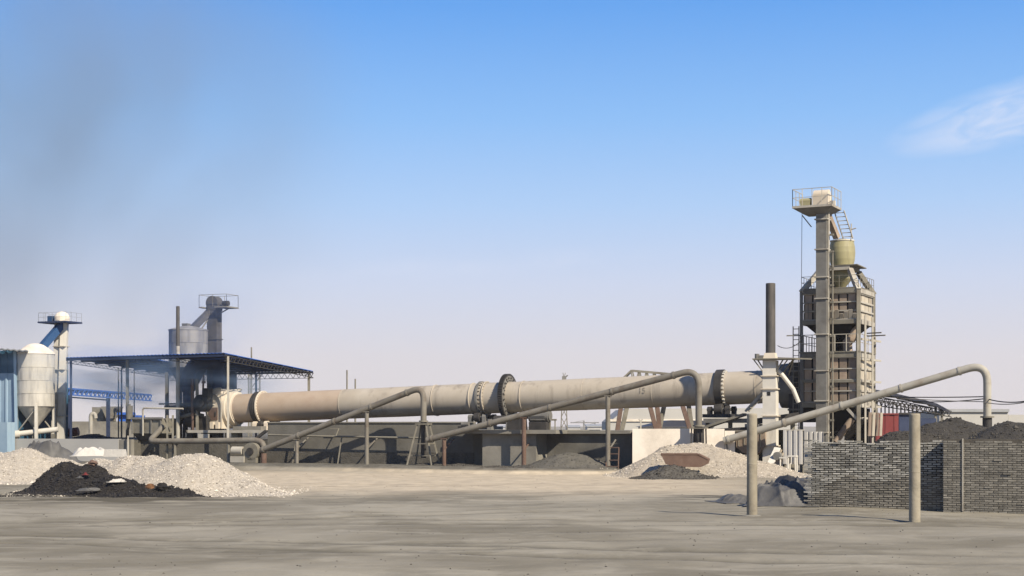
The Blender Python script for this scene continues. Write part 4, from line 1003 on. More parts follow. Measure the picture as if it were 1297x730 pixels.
# ------------------------------------------------------------------ things by the gravel at the foot of the column
skip = thing('steel_skip', 'brown steel skip lying tilted on the gravel heap', 'skip', at(868, 590, 70.2), 0)
P0 = [at(837, 575.5, 69.6), at(884, 575.5, 69.6), at(897, 582, 69.6), at(895, 588, 69.6), at(887, 592, 69.6), at(858, 591.5, 69.6), at(843, 588, 69.6)]
m = MB(); m.prism(P0, Vector((.1, .07, .03))); m.build('front_plate', 'rust_steel', skip)
m = MB(); m.hexa([P0[0] + Vector((0, .072, 0)), P0[1] + Vector((0, .072, 0)), P0[1] + Vector((.1, 1.0, -.1)), P0[0] + Vector((.1, 1.0, -.1))] + [q + Vector((0, 0, .05)) for q in (P0[0] + Vector((0, .072, 0)), P0[1] + Vector((0, .072, 0)), P0[1] + Vector((.1, 1.0, -.1)), P0[0] + Vector((.1, 1.0, -.1)))]); m.build('top_plate', 'rust_steel', skip)
m = MB(); m.beam(P0[0], P0[1], .05); m.beam(P0[1], P0[2], .05); m.build('rim', 'rust_steel', skip)
bn = thing('steel_bin', 'dusty brown steel bin standing behind the left post', 'bin', Kp(950, 580, -4.0), KA)
za, zb_ = Kz(950, 546, -4), Kz(950, 574, -4); s0, s1 = Ks(932, -4), Ks(969, -4)
m = MB(); P = [K(s0, -4, za), K(s0 + .02, -4, zb_ + .3), K(s0 + .35, -4, zb_), K(s1 - .45, -4, zb_ - .1), K(s1, -4, zb_ + .35), K(s1, -4, za)]; m.prism(P, KN * .75); m.build('bin_body', 'panel_steel', bn)
m = MB(); m.beam(K(s0 - .02, -4.03, za), K(s1 + .02, -4.03, za), .08); m.build('rim', 'frame_steel', bn)
m = MB()
for k in range(5): s_ = s0 + .15 + k * .28; m.beam(K(s_, -4.02, za), K(s_, -4.02, zb_ + .3), .04)
m.build('rib', 'frame_steel', bn)
hs = MB(); hs.tube([Kp(920, 562, -4.5)] + arc(Kp(922, 572, -4.5), Kp(938, 580, -4.4), Kp(958, 576, -4.3), 10), .045, 8)
solo(hs, 'rubber_hose', 'grey_steel', 'sagging grey hose hanging below the pipe at the steel bin', 'hose', Kp(922, 575, -4.5))
cont = thing('corrugated_hoarding', 'white corrugated steel hoarding with blue stains beside the brick wall', 'hoarding', Kp(1015, 590, -4.6), KA)
def hoard(p0, p1, y0, y1, t, mat):
    s0_, s1_ = Ks(p0, t), Ks(p1, t); zt_, zb2 = Kz(p0, y0, t), Kz(p0, y1, t); n = max(2, round((s1_ - s0_) / .235)); w_ = (s1_ - s0_) / n
    for k in range(n):
        a = s0_ + w_ * k; m = MB()
        prof = [(0, 0), (w_ * .5, 0), (w_ * .62, .07), (w_ * .88, .07), (w_ * .998, 0)]
        vs = [K(a + x, t + y, z) for z in (zb2, zt_) for x, y in prof] + [K(a + x, t + y + .03, z) for z in (zb2, zt_) for x, y in prof]
        fs = []
        for i in range(4): fs += [(i, i + 1, i + 6, i + 5), (10 + i, 15 + i, 16 + i, 11 + i), (5 + i, 6 + i, 16 + i, 15 + i), (i, 10 + i, 11 + i, i + 1)]
        fs += [(0, 5, 15, 10), (4, 14, 19, 9)]
        m.add(vs, fs); m.build('sheet_rib', mat, cont)
hoard(992, 1019, 545, 588, -5.0, 'container_white'); hoard(1019.5, 1043, 547, 566, -4.3, 'container_white')
m = MB(); m.beam(K(Ks(992, -5), -4.94, Kz(992, 545, -5)), K(Ks(1019, -5), -4.94, Kz(992, 545, -5)), .07); m.build('top_rail', 'pale_frame_steel', cont)
for p in (994, 1017):
    m = MB(); q = K(Ks(p, -5), -4.9, 0); m.beam(Vector((q.x, q.y, -.05)), Vector((q.x, q.y, Kz(994, 546, -5))), .07); m.build('post', 'frame_steel', cont)
pl = thing('loading_plank', 'pale plank chute leaning at the foot of the cream column', 'plank chute', Kp(974, 592, -5.6).xy.to_3d(), KA)
a, b = Kp(970.5, 590, -6.2), Kp(981, 567, -5.2)
m = MB(); m.sheet(a, Kp(979, 591, -6.2), Kp(989, 568, -5.2), b, .06); m.build('board', 'pale_paint', pl)
m = MB(); m.beam(Kp(981, 591, -6.0), Kp(990, 570, -5.1), .06); m.beam(Kp(984, 591, -5.8), Kp(992, 574, -5.1), .06)
for k in range(5): q = Kp(980, 590 - k * 4, -6.1 + k * .18); m.beam(q, q + KU * .32 + KN * .2, .05)
m.build('side_frame', 'wood', pl)
GB = 'small pale benches by the corrugated hoarding'
for p, lab, yb, yt in ((994, 'pale wooden trestle bench left of two before the hoarding', 592, 580), (1004, 'pale wooden trestle bench right of two before the hoarding', 593, 578)):
    c = Kp(p, yb, -6.0); g = G(c.x, c.y); ztp = Kz(p, yt, -6.0); o = thing('trestle_bench', lab, 'bench', (c.x, c.y, g), KA, GB)
    m = MB(); m.box((c.x, c.y, ztp), (.42, .55, .06), KA); m.build('top', 'pale_paint', o)
    for sx in (-1, 1):
        for sy in (-1, 1): m = MB(); q = Vector((c.x, c.y, 0)) + KU * .17 * sx + KN * .22 * sy; m.beam(Vector((q.x, q.y, g)), Vector((q.x, q.y, ztp - .03)), .055); m.build('leg', 'pale_paint', o)
    m = MB(); q = Vector((c.x, c.y, g + .25)); m.beam(q - KU * .17, q + KU * .17, .04); m.build('stretcher', 'wood', o)
mcx = Kp(985, 580, -5.7); mc_ = thing('small_crusher', 'small dusty machine between the plank chute and benches', 'machine', (mcx.x, mcx.y, G(mcx.x, mcx.y)), KA)
m = MB(); m.box((mcx.x, mcx.y, .55), (.4, .4, .5), KA, .7); m.build('housing', 'panel_steel', mc_)
m = MB(); m.cyl(Vector((mcx.x, mcx.y, .95)) - KN * .2, Vector((mcx.x, mcx.y, .95)) + KN * .2, .2, n=18); m.build('flywheel', 'grey_steel', mc_)
m = MB(); m.box((mcx.x, mcx.y, .15), (.5, .5, .3), KA); m.build('base', 'rust_steel', mc_)

# ------------------------------------------------------------------ left yard: raised platform and retaining wall
PZ = 1.58
plat = MB(); a0, a1, a2 = Ks(-60, -4.4), Ks(165, -4.1), Ks(339, TW)
plat.prism([K(a0, -4.1, -.05), K(a1, -4.1, -.05), K(a1, TW, -.05), K(a2, TW + .0, -.05), K(a2, 30, -.05), K(a0, 30, -.05)], Vector((0, 0, PZ + .05)))
struct(plat, 'platform', 'grey_dust')
rw = thing('retaining_wall', 'pale plastered low wall in front of the left silo', 'wall', K(Ks(80, -4.4), -4.4, 0), KA)
kwall('', '', '', Ks(11, -4.4), Ks(150, -4.4), -4.4, -4.102, -.1, Kz(80, 556, -4.4), '').build('wall_face', 'building_render', rw)
kwall('', '', '', Ks(150, -4.4) + .002, Ks(166, -4.4), -4.38, -4.102, -.1, Kz(80, 556.5, -4.4), '').build('weathered_end', 'concrete', rw)
m = MB(); m.tube([Kp(162, 552, -4.55), Kp(162, 578, -4.55)], .05, 8); solo(m, 'drain_pipe', 'pale_frame_steel', 'thin pale upright pipe at the end of the low wall', 'pipe', Kp(162, 578, -4.55))

# corner of the blue shed at the left edge
shed = thing('blue_shed', 'pale blue corrugated shed with a dark upper band at the left edge', 'shed', K(Ks(0, -2.5), -2.5, PZ), KA)
def ribbed(par, name, mat, s0, s1, t, z0, z1, w_):
    n = max(1, round((s1 - s0) / w_)); w_ = (s1 - s0) / n
    for k in range(n):
        a = s0 + w_ * k; m = MB(); pr = [(0, 0), (w_ * .62, 0), (w_ * .7, -.05), (w_ * .92, -.05), (w_ * .998, 0)]
        vs = [K(a + x, t + y, z) for z in (z0, z1) for x, y in pr] + [K(a + x, t + y + .03, z) for z in (z0, z1) for x, y in pr]; fs = []
        for i in range(4): fs += [(i, i + 1, i + 6, i + 5), (10 + i, 15 + i, 16 + i, 11 + i), (5 + i, 6 + i, 16 + i, 15 + i), (i, 10 + i, 11 + i, i + 1)]
        fs += [(0, 5, 15, 10), (4, 14, 19, 9)]; m.add(vs, fs); m.build(name, mat, par)
b0, b1 = Ks(-45, -3.6), Ks(19, -3.6)
zsp = Kz(10, 473, -3.6); zst = Kz(10, 444, -3.6)
ribbed(shed, 'wall_sheet', 'pale_blue_sheet', b0, b1, -3.6, PZ, zsp, .55)
ribbed(shed, 'upper_sheet', 'teal_sheet', b0, b1, -3.55, zsp + .003, zst, .55)  # dark teal band puts the shade under the eave into the colour
kwall('', '', '', b0, b1 - .003, -3.5, 1.5, PZ, zst, '').build('shed_body', 'teal_sheet', shed)
kwall('', '', '', Ks(-45, -5.2), Ks(9, -5.2), -5.2, -4.5, -.05, Kz(5, 535, -5), '').build('lower_wall', 'pale_blue_sheet', shed)
m = MB(); e0, e1 = Kp(-45, 439, -5.0), Kp(36, 444.5, -4.6); m.sheet(e0, e1, e1 + Vector((-.45, 1.3, .02)), e0 + Vector((-.45, 1.3, .02)), .07, .03, .4); m.build('roof_sheet', 'grey_roof_sheet', shed)
m = MB(); m.beam(Kp(19, 445, -3.7), Kp(21, 554, -3.7), .16); m.build('corner_post', 'pale_blue_sheet', shed)

# dome-topped silo
SIL = 'steel silos fed by bucket elevators'
def sheet_bands(mb_par, c, r, z0, z1, n, name, mat):
    h = (z1 - z0) / n
    for i in range(n):
        m = MB(); m.lathe(c + Vector((0, 0, z0 + h * i)), (0, 0, 1), [(0, r), (h - .03, r), (h - .028, r + .018), (h - .002, r + .018)], 40); m.build(name, mat, mb_par)
tS = -2.6; cS = K(Ks(45, tS), tS, 0); pm_ = F / cS.y; rS = 23.5 / pm_
zS = lambda y: EYE + (HOR - y) / pm_
silo = thing('dome_silo', 'pale cone-topped silo on legs beside the blue shed', 'silo', cS + Vector((0, 0, PZ)), KA, SIL)
sheet_bands(silo, cS, rS, zS(515), zS(449), 4, 'shell_band', 'silo_paint')
m = MB(); m.lathe(cS + Vector((0, 0, zS(449))), (0, 0, 1), [(0, rS + .04), (.12, rS), (zS(437) - zS(449), rS * .42), (zS(435.5) - zS(449), rS * .2)], 40); m.build('cone_roof', 'white_plaster', silo)
m = MB(); m.lathe(cS + Vector((0, 0, zS(545))), (0, 0, 1), [(0, .14), (.2, .16), (zS(515) - zS(545), rS * .97)], 32); m.build('hopper', 'silo_paint', silo)
for q in (20, 110, 200, 290):
    p = cS + Vector((math.cos(R(q)), math.sin(R(q)), 0)) * (rS - .05); m = MB(); m.beam(Vector((p.x, p.y, PZ)), Vector((p.x, p.y, zS(512))), .17); m.build('leg', 'pale_paint', silo)
for q in (20, 200):
    p = cS + Vector((math.cos(R(q)), math.sin(R(q)), 0)) * (rS - .05); p2 = cS + Vector((math.cos(R(q + 90)), math.sin(R(q + 90)), 0)) * (rS - .05); m = MB(); m.beam(Vector((p.x, p.y, PZ + .4)), Vector((p2.x, p2.y, zS(517))), .06); m.build('brace', 'pale_frame_steel', silo)
ladder(cS + Vector((-rS - .1, -.4, PZ)), cS + Vector((-rS - .1, -.4, zS(449))), KU, .35, 16, 'ladder', 'frame_steel', silo)
cyv = cS + KU * -.7 + KN * -.6
cv = thing('screw_conveyor', 'pale screw conveyor lying under the silo hopper', 'conveyor', Vector((cyv.x, cyv.y, PZ)), KA)
m = MB(); m.cyl(cS + Vector((-.75, -.9, PZ + .35)), cS + Vector((1.6, -.6, PZ + .62)), .17, n=14); m.build('trough', 'pale_paint', cv)
m = MB(); m.cyl(cS + Vector((-1.0, -.95, PZ + .30)), cS + Vector((-.7, -.9, PZ + .34)), .24, n=14); m.build('drive_motor', 'pale_paint', cv)
m = MB(); m.box(cS + Vector((.2, -.8, PZ + .12)), (.2, .3, .24)); m.box(cS + Vector((1.3, -.65, PZ + .18)), (.2, .3, .36)); m.build('feet', 'frame_steel', cv)

# left bucket elevator with white dome head and blue chute
tE = -0.9; cE = K(Ks(74, tE), tE, 0); pe = F / cE.y; zE = lambda y: EYE + (HOR - y) / pe
le = thing('bucket_elevator', 'twin-shaft pale bucket elevator with white dome head and blue chute', 'elevator', cE + Vector((0, 0, PZ)), KA, 'bucket elevators beside the silos')
lean = KU * ((79.5 - 74) / pe); h_ = zE(410) - PZ
for off, col in ((-.26, 'silo_paint'), (.20, 'pale_paint')):
    n_ = 5
    for i in range(n_):
        a = cE + lean * (i / n_) + KU * off + Vector((0, 0, PZ + h_ * i / n_)); b = cE + lean * ((i + 1) / n_) + KU * off + Vector((0, 0, PZ + h_ * (i + 1) / n_ - .004))
        m = MB(); m.beam(a, b, .33, .44); m.build('shaft_section', col, le)
for i in range(1, 5):
    c = cE + lean * (i / 5) + Vector((0, 0, PZ + h_ * i / 5)); m = MB(); m.box(c, (.90, .56, .05), KA); m.build('flange', 'pale_frame_steel', le)
ctop = cE + lean + Vector((0, 0, zE(410)))
m = MB(); m.hexa([ctop + KU * x + KN * y + Vector((0, 0, z)) for z in (0, .10) for x, y in ((-1.25, -.8), (.95, -.8), (.95, .8), (-1.25, .8))]); m.build('platform', 'dark_blue_steel', le)
m = MB(); m.lathe(ctop + Vector((0, 0, .1)), (0, 0, 1), [(0, .48), (.30, .48), (.5, .38), (.62, .2), (.66, .03)], 24); m.build('dome_head', 'white_plaster', le)
m = MB(); railing(m, [ctop + KU * x + KN * y + Vector((0, 0, .1)) for x, y in ((-1.2, .75), (-1.2, -.77), (.92, -.77), (.92, .75))], .55, .5, .013); m.build('railing', 'grey_steel', le)
m = MB(); m.beam(ctop + KU * .05 + KN * -.05 + Vector((0, 0, -.05)), Kp(54, 439, -2.3), .42, .42); m.build('discharge_chute', 'navy_sheet', le)
m = MB(); m.box(ctop + KU * -.75 + Vector((0, 0, .3)), (.45, .4, .36), KA); m.build('drive_motor', 'navy_sheet', le)

# ------------------------------------------------------------------ large blue canopy over the firing end
cA, cP, cQ, cC = at(83, 453, 92), at(285, 447, 86), at(397, 470, 101), at(215, 474, 107)
cA.z = cP.z = 6.6; cC.z = cQ.z = EYE + 66.5 * 107 / F
cQ.z = EYE + 70 * 101 / F
can = thing('large_canopy', 'large blue sheet canopy on thin posts over the kiln firing end', 'canopy', Vector((-21.5, 96, PZ)), KA)
def cpt(u, v): return cA.lerp(cP, u).lerp(cC.lerp(cQ, u), v)
NS = 11
for k in range(NS):
    u0, u1 = k / NS + .0008, (k + 1) / NS - .0008
    segs = [(0, .5), (.5, 1)]
    if 5 <= k <= 6: segs = [(0, .20), (.5, 1)]
    for v0, v1 in segs:
        m = MB(); m.sheet(cpt(u0, v0), cpt(u1, v0), cpt(u1, v1 - .001), cpt(u0, v1 - .001), .02, .022, .25); m.build('roof_sheet', 'blue_sheet', can)
dn_ = Vector((0, 0, -.08))
for j in range(9):
    v = j / 8 * .985 + .008
    for ua, ub in (((0, .452), (.64, 1)) if .1 < v < .5 else ((0, 1),)):
        m = MB(); m.beam(cpt(ua, v) + dn_, cpt(ub, v) + dn_, .07, .10); m.build('purlin', 'dark_blue_steel', can)
dn2 = Vector((0, 0, -.14))
for u in (.004, .44, .66, .996):
    m = MB(); m.truss(cpt(u, 0) + dn2, cpt(u, 1) + dn2, .30 if u > .9 else .18, 26, .045 if u > .9 else .03); m.build('roof_truss', 'dark_blue_steel' if u < .9 else 'dark_steel', can)
m = MB(); m.truss(cpt(0, 1) + dn2, cpt(1, 1) + dn2, .34, 26, .035); m.build('roof_truss', 'grey_steel', can)
m = MB(); m.beam(cpt(.002, .005) + dn2, cpt(.998, .005) + dn2, .06, .10); m.build('edge_beam', 'dark_blue_steel', can)
def cpost(u, v, w_, mat, z0=PZ):
    p = cpt(u, v); m = MB(); m.beam(Vector((p.x, p.y, z0)), p + Vector((0, 0, -.16)), w_); m.build('post', mat, can)
for u, v, w_, mt, z0 in ((.02, .02, .12, 'dark_blue_steel', PZ), (1.0, .03, .11, 'pale_frame_steel', .25), (.0, .5, .09, 'frame_steel', PZ), (.0, .98, .12, 'frame_steel', PZ), (.985, .97, .16, 'frame_steel', 0), (.36, .06, .16, 'frame_steel', PZ), (.33, .98, .13, 'frame_steel', PZ), (.62, .99, .12, 'dark_blue_steel', PZ), (.66, .5, .14, 'dark_blue_steel', PZ), (.44, .45, .15, 'rust_steel', PZ)):
    cpost(u, v, w_, mt, z0)
for p, Yp in ((150, 101), (170, 104)):
    q = at(p, 472, Yp); m = MB(); m.beam(Vector((q.x, q.y, PZ)), q + Vector((0, 0, .3)), .07); m.build('thin_post', 'frame_steel', can)

# silo and elevator that rise through the canopy
tM = 1.2; cM = K(Ks(238.5, tM), tM, 0); pM = F / cM.y; zM = lambda y: EYE + (HOR - y) / pM; rM = 24.3 / pM
ms = thing('hopper_silo', 'grey streaked silo rising through the blue canopy', 'silo', cM + Vector((0, 0, PZ)), KA, SIL)
sheet_bands(ms, cM, rM, zM(466), zM(419), 3, 'shell_band', 'mid_silo_paint')
m = MB(); m.lathe(cM + Vector((0, 0, zM(419))), (0, 0, 1), [(0, rM + .03), (.05, rM + .03), (.16, rM * .7), (.28, rM * .3), (.29, .02)], 40); m.build('lid', 'mid_silo_paint', ms)
m = MB(); m.box(cM + KU * -.15 + Vector((0, 0, zM(416) + .1)), (.4, .4, .4), KA); m.build('hatch', 'grey_steel', ms)
m = MB(); m.lathe(cM + Vector((0, 0, zM(512))) + KU * .0, (0, 0, 1), [(0, .32), (.7, .34), (zM(466) - zM(512) - .01, rM * .98)], 32); m.build('hopper', 'dark_blue_steel', ms)  # dark blue holds soot and the painted shade under the canopy roof
m = MB(); m.box(cM + Vector((0, 0, zM(520))), (.7, .7, .8), KA); m.build('gate_valve', 'dark_steel', ms)
for sx in (-1, 1):
    for sy in (-1, 1):
        q = cM + KU * sx * .95 + KN * sy * .95; m = MB(); m.beam(Vector((q.x, q.y, PZ)), Vector((q.x, q.y, zM(472))), .16); m.build('leg', 'frame_steel' if sy < 0 else 'dark_steel', ms)
for z in (zM(512), zM(533)):
    for sy in (-1, 1):
        m = MB(); q = cM + KN * sy * .95 + Vector((0, 0, z)); m.beam(q - KU * 1.5, q + KU * 1.5, .10); m.build('cross_beam', 'dark_steel', ms)
tF = 2.6; cF = K(Ks(271.5, tF), tF, 0); pF = F / cF.y; zF = lambda y: EYE + (HOR - y) / pF
me_ = thing('bucket_elevator', 'dark bucket elevator with round head above the blue canopy', 'elevator', cF + Vector((0, 0, PZ)), KA, 'bucket elevators beside the silos')
for i, (a, b) in enumerate(((PZ, zF(500)), (zF(500), zF(465)), (zF(465), zF(430)), (zF(430), zF(392)))):
    m = MB(); m.box(cF + Vector((0, 0, (a + b) / 2 - .002)), (.72, .6, b - a - .004), KA); m.build('shaft_section', 'stack_steel' if i else 'dark_steel', me_)
for z in (zF(500), zF(465), zF(430)):
    m = MB(); m.box(cF + Vector((0, 0, z)), (.84, .72, .05), KA); m.build('flange', 'stack_steel', me_)
m = MB(); m.cyl(cF + KN * -.32 + Vector((0, 0, zF(384))), cF + KN * .32 + Vector((0, 0, zF(384))), .43, n=24); m.box(cF + Vector((0, 0, zF(389))), (.8, .62, .5), KA); m.build('head_cover', 'stack_steel', me_)
m = MB(); z = zF(389.5); m.hexa([cF + KU * x + KN * y + Vector((0, 0, zz_)) for zz_ in (z - .08, z) for x, y in ((.45, -.7), (1.35, -.7), (1.35, .7), (.45, .7))]); m.hexa([cF + KU * x + KN * y + Vector((0, 0, zz_)) for zz_ in (z - .08, z) for x, y in ((-.7, -.7), (-.44, -.7), (-.44, .7), (-.7, .7))]); m.build('platform', 'frame_steel', me_)
m = MB(); railing(m, [cF + KU * x + KN * y + Vector((0, 0, z)) for x, y in ((-.68, -.68), (1.32, -.68), (1.32, .68), (-.68, .68), (-.68, -.68))], .75, .9, .025, False); m.build('railing', 'frame_steel', me_)
m = MB(); m.cyl(cF + KU * .65 + Vector((0, 0, z + .22)), cF + KU * 1.05 + Vector((0, 0, z + .22)), .17, n=14); m.build('drive_motor', 'dark_steel', me_)
m = MB(); m.beam(cF + KU * -.25 + Vector((0, 0, zF(393))), cM + KU * .35 + Vector((0, 0, zM(416))), .36, .36); m.build('discharge_chute', 'stack_steel', me_)
m = MB(); m.beam(cF + KU * .36 + Vector((0, 0, zF(398))), cF + KU * 1.1 + Vector((0, 0, z - .08)), .06); m.beam(cF + KU * -.37 + Vector((0, 0, zF(402))), cM + KU * .9 + Vector((0, 0, zM(419))), .07); m.build('bracket_strut', 'frame_steel', me_)
# big curved exhaust duct under the canopy
tdu = 1.0; du = thing('exhaust_duct', 'large dark curved exhaust duct under the canopy right of the silo hopper', 'duct', K(Ks(255, tdu), tdu, PZ), KA)
pd = [Kp(236, 485, tdu - 1.2), Kp(240, 472, tdu - 1.2)] + arc(Kp(243, 466, tdu - 1.2), Kp(250, 458, tdu - 1.0), Kp(262, 459, tdu - .6), 7)[1:] + [Kp(276, 462, tdu)]
m = MB(); m.tube(pd, .42, 18); m.build('bend', 'dark_blue_steel', du)
m = MB(); m.tube([Kp(277, 461, tdu), Kp(277, 500, tdu), Kp(277, 548, tdu)], .36, 16); m.build('downpipe', 'dark_blue_steel', du)
m = MB(); m.cyl(Kp(277, 505, tdu), Kp(277, 501, tdu), .50, n=20); m.build('flange', 'dark_steel', du)
# thin flue pipe in front of the silo
tfl = -2.2; cfl = K(Ks(225.3, tfl), tfl, 0)
fl = thing('flue_pipe', 'slender grey flue pipe standing before the grey silo', 'flue', cfl + Vector((0, 0, PZ)), KA)
zt_ = Kz(225, 388, tfl)
m = MB(); m.lathe(cfl + Vector((0, 0, PZ)), (0, 0, 1), [(0, .125), (zt_ - PZ - 2.4, .12)], 16); m.build('lower_tube', 'pale_pipe_steel', fl)
m = MB(); m.lathe(cfl + Vector((0, 0, zt_ - 2.4)), (0, 0, 1), [(0, .115), (2.38, .11), (2.4, .08)], 16); m.build('upper_tube', 'stack_steel', fl)
# cyclone behind the hood
tcy = 3.4; ccy = K(Ks(289, tcy), tcy, 0)
cy = thing('cyclone', 'dark cyclone standing behind the kiln hood', 'cyclone', ccy + Vector((0, 0, PZ)), KA)
zy = lambda y: Kz(289, y, tcy)
m = MB(); m.lathe(ccy + Vector((0, 0, zy(496))), (0, 0, 1), [(0, .55), (zy(474) - zy(496), .55), (zy(470) - zy(496), .35)], 24); m.build('barrel', 'dark_blue_steel', cy)
m = MB(); m.lathe(ccy + Vector((0, 0, zy(525))), (0, 0, 1), [(0, .15), (zy(496) - zy(525) - .005, .55)], 24); m.build('cone', 'dark_blue_steel', cy)
m = MB()
for q in (0, 120, 240): p = ccy + Vector((math.cos(R(q)), math.sin(R(q)), 0)) * .5; m.beam(Vector((p.x, p.y, PZ)), Vector((p.x, p.y, zy(500))), .08)
m.build('stand', 'dark_steel', cy)
# blower volute left of the hood
tb = -1.9; cb = Kp(257, 511, tb)
bl = thing('hood_blower', 'black snail-shaped blower on a stand left of the kiln hood', 'blower', Vector((cb.x, cb.y, PZ)), KA)
m = MB(); m.cyl(cb - KN * .28, cb + KN * .28, .52, n=28); m.box(cb + KU * .32 + Vector((0, 0, .45)), (.4, .5, .9), KA); m.build('volute', 'rubber', bl)
m = MB(); m.cyl(cb - KN * .36, cb - KN * .281, .24, n=20); m.build('inlet_ring', 'dark_steel', bl)
m = MB()
for sx in (-1, 1): m.beam(Vector((cb.x, cb.y, PZ)) + KU * .55 * sx, cb + KU * .2 * sx - Vector((0, 0, .3)), .10)
m.build('stand_leg', 'dark_steel', bl)
m = MB(); m.cyl(cb + Vector((0, 0, .5)), cb + KU * .05 + Vector((0, 0, 1.7)), .06, n=10); m.cyl(cb + KU * .05 + Vector((0, 0, 1.2)), cb + KU * .05 + Vector((0, 0, 1.32)), .12, n=10); m.build('valve_stem', 'rust_steel', bl)

# burner deck under and beside the hood
bd = thing('burner_deck', 'dark railed steel deck under the kiln hood', 'deck', K(Ks(285, -2.6), -2.6, PZ), KA)
zdk = Kz(285, 545, -2.6)
m = MB(); m.hexa([K(a, b, c) for c in (zdk - .1, zdk) for a, b in ((Ks(238, -2.7), -2.9), (Ks(337, -2.7), -2.9), (Ks(337, -2.7), 2.2), (Ks(238, -2.7), 2.2))]); m.build('deck_plate', 'frame_steel', bd)
m = MB(); m.beam(K(Ks(238, -2.95), -2.95, zdk - .08), K(Ks(337, -2.95), -2.95, zdk - .08), .1, .16); m.build('edge_channel', 'pale_frame_steel', bd)
m = MB(); m.box(K(Ks(316, -2.2), -2.2, zdk + .12), (1.9, .6, .22), KA); m.build('bearing_beam', 'concrete', bd)
for p, h in ((243, .55), (262, .7), (276, .6), (300, .5)):
    m = MB(); m.box(K(Ks(p, -2.4), -2.4, zdk - .1 - h / 2), (.4 + .1 * h, .5, h - .01), KA); m.build('stand_box', 'dark_steel' if p < 290 else 'frame_steel', bd)
m = MB(); m.box(K(Ks(258, -2.98), -2.98, zdk - .36), (.75, .05, .28), KA); m.build('name_plate_blank', 'pale_frame_steel', bd)
m = MB(); railing(m, [K(Ks(242, 2), 2, zdk), K(Ks(266, 2), 2, zdk)], .85, .35, .035); m.build('railing', 'frame_steel', bd)
m = MB(); m.beam(Kp(324, 556, -3.3), Kp(337, 546, -3.2), .16); m.build('diagonal_strut', 'dark_steel', bd)

# settling tank with handrail, far left of the hood
tk = thing('settling_tank', 'grey open steel tank with hand rail left of the hood', 'tank', K(Ks(190, -3.0), -3.0, PZ), KA)
z0, z1 = Kz(190, 549, -3.2), Kz(190, 530, -3.2)
for i, (pa, pb) in enumerate(((168, 180), (180, 192), (192, 204))):
    m = MB(); sa, sb = Ks(pa, -3.4), Ks(pb, -3.4); m.hexa([K(a, b, c) for c in (z0, z1) for a, b in ((sa + .02, -3.4), (sb - .02, -3.4), (sb - .02, -1.6), (sa + .02, -1.6))]); m.build('side_panel', 'frame_steel', tk)
for p in (168, 180, 192, 204):
    m = MB(); m.box(K(Ks(p, -3.42), -3.44, (z0 + z1) / 2), (.07, .1, z1 - z0 + .06), KA); m.build('stiffener', 'grey_steel', tk)
m = MB(); m.hexa([K(Ks(174, -3.3), -3.2, PZ - .02), K(Ks(196, -3.3), -3.2, PZ - .02), K(Ks(196, -3.3), -1.9, PZ - .02), K(Ks(174, -3.3), -1.9, PZ - .02), K(Ks(168, -3.4), -3.4, z0 - .003), K(Ks(204, -3.4), -3.4, z0 - .003), K(Ks(204, -3.4), -1.6, z0 - .003), K(Ks(168, -3.4), -1.6, z0 - .003)]); m.build('tapered_bottom', 'dark_steel', tk)
m = MB(); m.beam(K(Ks(166, -3.46), -3.46, z1), K(Ks(206, -3.46), -3.46, z1), .12); m.build('rim', 'grey_steel', tk)
m = MB(); m.tube([Kp(181, 552, -3.5), Kp(181, 522, -3.5)] + arc(Kp(181, 520, -3.5), Kp(181, 517, -3.5), Kp(184, 517, -3.5), 5) + [Kp(232, 518, -3.3)], .055, 8); m.build('hand_rail', 'pale_frame_steel', tk)
m = MB(); m.cyl(Kp(164, 531, -2.9), Kp(164, 514, -2.9), .2, n=16); m.cyl(Kp(164, 514, -2.9), Kp(164, 512, -2.9), .08, n=10); m.build('drum', 'frame_steel', tk)
m = MB(); m.beam(Kp(160, 556, -3.0), Kp(165, 530, -2.9), .10); m.build('drum_stand', 'dark_steel', tk)
# steel access frame and ladder in front of the tank
af = thing('access_frame', 'grey steel access frame with ladder right of the open tank', 'frame', K(Ks(215, -4.0), -4.0, .2), KA)
for p in (212, 219):
    m = MB(); q = Kp(p, 526, -4.0); m.beam(Vector((q.x, q.y, 0)), q, .10); m.build('upright', 'frame_steel', af)
for y in (532, 541, 550, 560, 569):
    m = MB(); m.beam(Kp(212, y, -4.0), Kp(219, y, -4.0), .055); m.build('rung', 'frame_steel', af)
m = MB(); m.beam(Kp(219, 571, -4.1), Kp(225, 562, -4.1), .07); m.build('brace', 'frame_steel', af)
m = MB(); m.beam(Kp(219, 571.5, -4.05), Kp(209, 571.5, -4.05), .07); m.build('foot_rail', 'frame_steel', af)
# air pipe running to the fan
ap = thing('air_pipe', 'horizontal grey air pipe elbowing up beside the access frame', 'pipe', K(Ks(260, -4.4), -4.4, .3), KA)
m = MB(); m.tube([Kp(207, 540, -3.6)] + arc(Kp(193, 555, -4.2), Kp(189.5, 558.5, -4.3), Kp(195, 559, -4.3), 6) + [Kp(240, 559, -4.3), Kp(318, 558, -4.3)] + arc(Kp(322, 558, -4.3), Kp(334, 558, -4.3), Kp(334, 568, -4.3), 8) + [Kp(334, 572, -4.3)], .17, 14); m.build('pipe', 'pipe_steel', ap)
for p, yb in ((290, 583), (222, 580)):
    m = MB(); q = Kp(p, 560, -4.3); m.beam(Vector((q.x, q.y, .1)), q - Vector((0, 0, .1)), .12); m.build('support_post', 'frame_steel', ap)
fa = thing('centrifugal_fan', 'dusty centrifugal fan with motor at the foot of the left inclined pipe', 'fan', Kp(318, 586, -4.6), KA)
fc = Kp(320, 572, -4.5)
m = MB(); m.cyl(fc - KN * .25, fc + KN * .25, .50, n=28); m.build('volute', 'frame_steel', fa)
m = MB(); m.cyl(fc - KN * .34, fc - KN * .251, .22, n=20); m.build('inlet_ring', 'dark_steel', fa)
